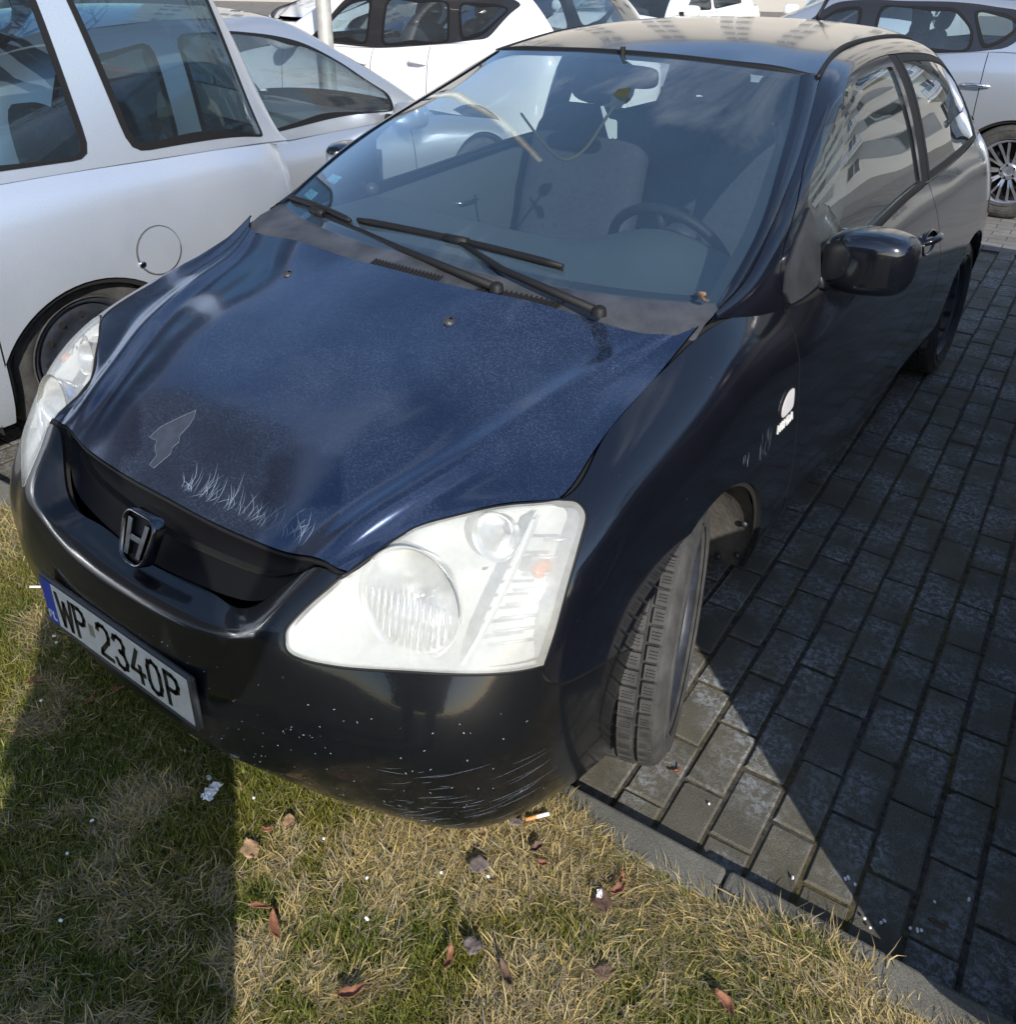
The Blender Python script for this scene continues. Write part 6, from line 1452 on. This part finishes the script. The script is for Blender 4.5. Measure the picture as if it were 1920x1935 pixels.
def blades(name, x, y, seed, scale=1.0, tuft=None):
    r = np.random.default_rng(seed); n = len(x)
    wx_ = x + .12 * (vnoise(x, y, 7, 21) - .5); wy_ = y + .12 * (vnoise(x, y, 7, 22) - .5); A = .5 * vnoise(wx_, wy_, 4.3, 1) + .5 * vnoise(wx_, wy_, 11, 2); B = vnoise(x, y, 5.2, 3); Dn = vnoise(x, y, 3.0, 4) * 2 * np.pi * 1.5
    edge = np.clip(1 - (kerb_y(x) - y) / .22, 0, 1)
    A = A * .75 + .25 * vnoise(x, y, 26, 12); pg = np.clip((.585 - A) * 4.6 + .5, .25, .93) * (1 - .62 * edge)
    green = r.random(n) < pg
    ln = np.where(green, r.uniform(.010, .034, n), r.uniform(.014, .050, n)) * scale * (1 + .12 * edge)
    wd = np.where(green, r.uniform(.00045, .0010, n), r.uniform(.0004, .0011, n)) * scale ** .5
    tilt = np.where(green, r.uniform(.25, 1.25, n), r.uniform(.95, 1.52, n)); az = np.where(green, r.random(n) * 2 * np.pi, Dn + r.normal(0, 1.3, n)); bend = r.uniform(-.35, .9, n) * np.where(green, .8, .55)
    sidew = r.normal(0, .6, n)
    z0 = hz(x, y) + r.uniform(-.002, .006, n) + np.where(green, 0, r.uniform(0, .012, n)); over = y > kerb_y(x); z0 = np.where(over, .058, z0)
    P = np.zeros((n, 4, 3)); P[:, 0] = np.stack([x, y, z0], 1); t = tilt.copy(); a = az.copy()
    for k in range(1, 4):
        P[:, k] = P[:, k-1] + (ln / 3)[:, None] * np.stack([np.sin(t) * np.cos(a), np.sin(t) * np.sin(a), np.cos(t)], 1); t = np.minimum(t + bend * .5, 1.62); a = a + sidew * .5
    P[:, 1:, 2] = np.maximum(P[:, 1:, 2], (z0 - .004)[:, None])
    S = np.stack([-np.sin(az), np.cos(az), r.uniform(-.4, .4, n)], 1) * wd[:, None]
    V = np.stack([P[:, 0] - S, P[:, 0] + S, P[:, 1] - S, P[:, 1] + S, P[:, 2] - S * .75, P[:, 2] + S * .75, P[:, 3]], 1).reshape(-1, 3)
    gcol = np.array([.095, .140, .016]) * (1 - B[:, None]) + np.array([.185, .175, .022]) * B[:, None]; gcol *= r.uniform(.6, 1.45, (n, 1))
    s1, s2, s3 = np.array([.50, .40, .19]), np.array([.30, .26, .18]), np.array([.52, .38, .14]); k = r.random((n, 1)); scol = np.where(k < .45, s1, np.where(k < .8, s2, s3)) * r.uniform(.55, 1.3, (n, 1))
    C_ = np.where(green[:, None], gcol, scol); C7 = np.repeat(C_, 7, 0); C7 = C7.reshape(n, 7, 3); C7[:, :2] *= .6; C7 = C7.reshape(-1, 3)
    base = np.arange(n)[:, None] * 7; quads = np.concatenate([base + np.array([[0, 1, 3, 2]]), base + np.array([[2, 3, 5, 4]])], 0); tris = base + np.array([[4, 5, 6]])
    me = bpy.data.meshes.new(name); me.vertices.add(n * 7); me.vertices.foreach_set('co', V.ravel().astype(np.float32))
    li = np.concatenate([quads.ravel(), tris.ravel()]).astype(np.int32); me.loops.add(len(li)); me.loops.foreach_set('vertex_index', li)
    ls = np.concatenate([np.arange(2 * n) * 4, 8 * n + np.arange(n) * 3]).astype(np.int32); lt = np.concatenate([np.full(2 * n, 4), np.full(n, 3)]).astype(np.int32)
    me.polygons.add(3 * n); me.polygons.foreach_set('loop_start', ls)
    try: me.polygons.foreach_set('loop_total', lt)
    except Exception: pass
    at = me.color_attributes.new('Col', 'FLOAT_COLOR', 'POINT'); at.data.foreach_set('color', np.concatenate([C7, np.ones((len(C7), 1))], 1).ravel().astype(np.float32))
    me.update(calc_edges=True); me.validate(); return link(name, me, M_blade)
r = np.random.default_rng(5)
def field(n, x0, x1, d1, mg=None, seed=0, near=True):
    x = r.uniform(x0, x1, n); y = kerb_y(x) - r.uniform(0, d1, n); 
    k = view_mask(np.stack([x, y, np.full(n, .03)], 1), .05); k = k if near else ~k
    return x[k], y[k]
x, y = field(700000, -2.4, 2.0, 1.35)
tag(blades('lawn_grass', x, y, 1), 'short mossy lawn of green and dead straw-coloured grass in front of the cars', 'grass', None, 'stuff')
# shaggy dry fringe over the kerb
x = r.uniform(.7, 2.0, 9000); y = kerb_y(x) + r.uniform(-.06, .0, 9000) + .075 * np.clip(vnoise(x, x * 0 + 1, 7, 9) - .30, 0, 1) * r.random(9000)
tag(blades('kerb_fringe_grass', x, y, 2, 1.0), 'dry shaggy grass hanging over the kerb edge', 'grass', None, 'stuff')
x = 1.30 + r.normal(0, .05, 900); y = kerb_y(x) + r.normal(-.01, .022, 900)
o = blades('grass_tuft', x, y, 3, 1.35); tag(o, 'longer green and straw grass tuft growing over the kerb at the lower right', 'grass', None, 'stuff')
x, y = field(60000, -6, 5, 4.5, near=False)
tag(blades('outer_lawn_grass', x, y, 4, 1.8), 'thin grass of the lawn around and behind the photographer', 'grass', None, 'stuff')
# ------------------------------------------------------------------ litter
def leaf(loc, rz, L_, Wd, col, curl, label, cat='leaf', tilt=(0, 0), group=None):
    nu, nv = 9, 5; V = []; r = random.Random(int(loc[0] * 1e4) + 7); bend_ = r.uniform(-.5, .5); tw_ = r.uniform(-.25, .25); L_ *= .86
    for i in range(nu):
        t = i / (nu - 1); wdt = Wd * .85 * math.sin(math.pi * min(1, max(.0, t * .96 + .02))) ** .75 * r.uniform(.72, 1.2)
        for j in range(nv):
            s_ = (j / (nv - 1) - .5) * 2; V.append(((t - .5) * L_, s_ * wdt / 2 + bend_ * (t - .5) ** 2 * L_ + r.uniform(-.0012, .0012), curl * L_ * ((t - .5) ** 2 * 1.6) + abs(s_) ** 1.5 * wdt * curl * .7 + s_ * tw_ * wdt * (t - .3) + r.uniform(-.0022, .0022) * (1.6 if Wd > .03 else 1)))
    F = [(i*nv+j, (i+1)*nv+j, (i+1)*nv+j+1, i*nv+j+1) for i in range(nu - 1) for j in range(nv - 1)]
    mt = leaf_mats.get(col)
    if mt is None: mt = leaf_mats[col] = princ('dead_leaf', col, .7, var=.45, vscale=70, bmp=.3, bscale=250)
    loc = (loc[0], loc[1], loc[2] + (.016 if .04 < loc[2] < .1 else 0))
    o = mesh('fallen_leaf' if cat == 'leaf' else 'paper_scrap', V, F, mt, None, True); o.location = loc; o.rotation_euler = (tilt[0], tilt[1], rz)
    sd_ = o.modifiers.new('th', 'SOLIDIFY'); sd_.thickness = .0006
    tag(o, label, cat, group); return o
leaf_mats = {}
OR, BR, GY, TN = (.22, .095, .05), (.11, .065, .045), (.14, .115, .105), (.33, .21, .12)
lv = [((.445, -.047, .050), .5, .055, .016, OR, .5, 'curled orange leaf, upper of a pair left of the sunlit grass patch'), ((.495, -.060, .048), -.5, .072, .018, OR, .4, 'long orange-brown leaf, lower of the pair on sunlit grass'),
 ((.716, .258, .050), .9, .045, .042, GY, .06, 'squarish grey-brown dead leaf in the green patch below the bumper'), ((.807, .127, .050), .3, .043, .040, GY, .05, 'grey square dead leaf in the green grass near the bottom centre'),
 ((.788, .084, .050), 2.0, .055, .016, OR, .6, 'narrow rust-coloured curled leaf left of the grey square leaf'), ((.885, .120, .050), 2.6, .060, .016, BR, .6, 'dark brown twisted leaf right of the grey square leaf'),
 ((.692, -.058, .048), 1.0, .055, .026, OR, .7, 'orange cupped leaf at the bottom edge of the picture'), ((.949, .335, .052), 2.2, .060, .040, BR, .15, 'crumpled purple-brown leaf beside the dry tussock'),
 ((.965, .365, .058), 1.2, .045, .020, OR, .6, 'bright rust leaf lying on the crumpled brown leaf'), ((.345, .105, .050), 2.2, .040, .030, TN, .12, 'pale tan leaf with a white edge near the shadow border'),
 ((.325, .065, .050), .6, .030, .012, OR, .4, 'small orange leaf beside the pale tan leaf'), ((.330, .018, .048), 2.8, .060, .040, TN, .1, 'dry tan leaf half sunk in the straw at the shadow border'),
 ((-.267, .107, .050), .9, .040, .014, OR, .4, 'rusty leaf strip in the shade under the number plate'), ((-.455, .005, .048), 1.4, .045, .018, OR, .4, 'orange leaf in sunlight at the left edge'),
 ((-.29, .045, .048), 1.4, .035, .014, OR, .4, 'small rust leaf in the shaded straw left of the white scrap'), ((.715, .375, .052), .2, .045, .024, GY, .08, 'grey leaf under the lowest point of the bumper'),
 ((.790, .345, .056), 1.2, .035, .018, BR, 1.0, 'black-brown curled leaf just below the cigarette'), ((.815, .330, .052), .4, .028, .016, OR, .6, 'pinkish orange leaf fragment below the black curled leaf'),
 ((.675, .318, .050), 2.4, .045, .012, TN, .5, 'bent tan leaf stalk left of the cigarette'), ((.905, .735, .006), 1.1, .034, .012, OR, .5, 'orange leaf on the mossy joint beside the front tyre'),
 ((1.470, .712, .006), .1, .050, .012, BR, .4, 'thin brown leaf on the shaded pavers at lower right'), ((.955, .395, .054), 1.9, .032, .012, OR, .5, 'small rust leaf at the edge of the kerb grass'),
 ((1.215, .300, .055), 2.7, .055, .022, OR, .5, 'orange brown leaf in the straw near the bottom right'), ((1.02, .225, .050), .7, .040, .030, BR, .12, 'dull brown leaf in the straw right of centre bottom'),
 ((.700, 1.105, 1.0), 0, 0, 0, 0, 0, '')][:-1]
for q in lv: leaf(*q[:7])
lf = leaf((.690, 1.090, .985), 2.2, .045, .022, TN, .9, 'dry tan leaf caught at the lower corner of the windscreen', tilt=(.5, .3))
leaf((.705, 1.075, .985), .8, .030, .014, BR, .8, 'small brown leaf scrap behind the windscreen corner leaf', tilt=(.2, .6))
# cigarette end
cg = empty('cigarette_end', (.752, .406, .078), 'smoked cigarette end with an orange filter lying in the dry grass', 'cigarette', rot=(0, R_(-6), R_(48)))
m = MB(); m.lathe([(-.026, .0001), (-.026, .0038), (-.002, .0040)], 14); m.build('filter', princ('cork_filter', (.62, .27, .09), .7, var=.3, vscale=300), cg, True)
m = MB(); m.lathe([(-.002, .0040), (.020, .0040), (.024, .0034), (.0245, .0001)], 14); m.build('paper_tube', princ('cigarette_paper', (.78, .78, .76), .7), cg, True)
# crumpled paper
def crumple(loc, s_, seed, label, group=None):
    r = random.Random(seed); bm = bmesh.new(); bmesh.ops.create_grid(bm, x_segments=7, y_segments=5, size=s_)
    for v in bm.verts: v.co = Vector((v.co.x * 1.15 + r.uniform(-.2, .2) * s_, v.co.y * .62 + r.uniform(-.25, .25) * s_ , abs(r.gauss(0, .28)) * s_))
    me = bpy.data.meshes.new('paper'); bm.to_mesh(me); bm.free(); o = link('paper_scrap', me, MATS.get('white_tissue') or princ('white_tissue', (.74, .75, .78), .8)); o.location = loc; o.rotation_euler = (0, 0, r.uniform(0, 6))
    o.modifiers.new('th', 'SOLIDIFY').thickness = .0006; tag(o, label, 'paper', group)
crumple((.163, .055, .070), .020, 3, 'crumpled white tissue scrap on the shaded grass'); crumple((.125, .075, .066), .006, 4, 'tiny white paper shred above the crumpled tissue'); crumple((.945, .330, .090), .007, 5, 'tiny white scrap on the purple-brown leaf')
m = MB(); m.box((-.014, -.0025, 0), (.014, .0025, .003)); o = m.build('paper_scrap', MATS['white_tissue'], None); o.location = (-.787, .185, .075); o.rotation_euler = (0, .2, .9); tag(o, 'thin white stick-like scrap left of the number plate', 'paper')
# white grit on the paving joints and in the grass
M_grit = princ('white_grit', (.75, .75, .76), .6)
gp = [(1.352,.640,.006),(1.296,.700,.006),(1.300,.706,.006),(1.315,.700,.006),(1.380,.650,.006),(1.384,.658,.006),(1.366,.628,.006),(1.428,.672,.006),(1.440,.676,.006),(1.446,.680,.006),(1.21,.640,.006),(1.505,.80,.006),(1.00,.70,.006),(1.452,.755,.006),
      (-.57,.117,.05),(-.545,.108,.048),(-.38,-.02,.05),(.02,-.13,.05),(.05,-.20,.05),(.17,-.28,.05),(.62,.05,.055),(.67,.20,.055),(.745,.25,.05),(.56,.11,.05),(.43,.12,.05),(.24,.10,.05),(.02,.09,.05),(.905,.03,.05),(.98,-.02,.055),(1.08,.08,.05)]
for i, q in enumerate(gp):
    mm = MB(); V, F = superbox((0, 0, 0), (.0034 + .001 * (i % 3), .003, .0026), 2.3, None, 8, 5); mm.add(V, F); o = mm.build('white_grit', M_grit, None, True); o.location = (q[0], q[1], q[2] + (.014 if q[2] > .04 else 0)); o.rotation_euler = (i, i * 2, i * 3)
    tag(o, 'tiny white grain of grit lying on the pavers or in the grass', 'grit', 'white grit grains')
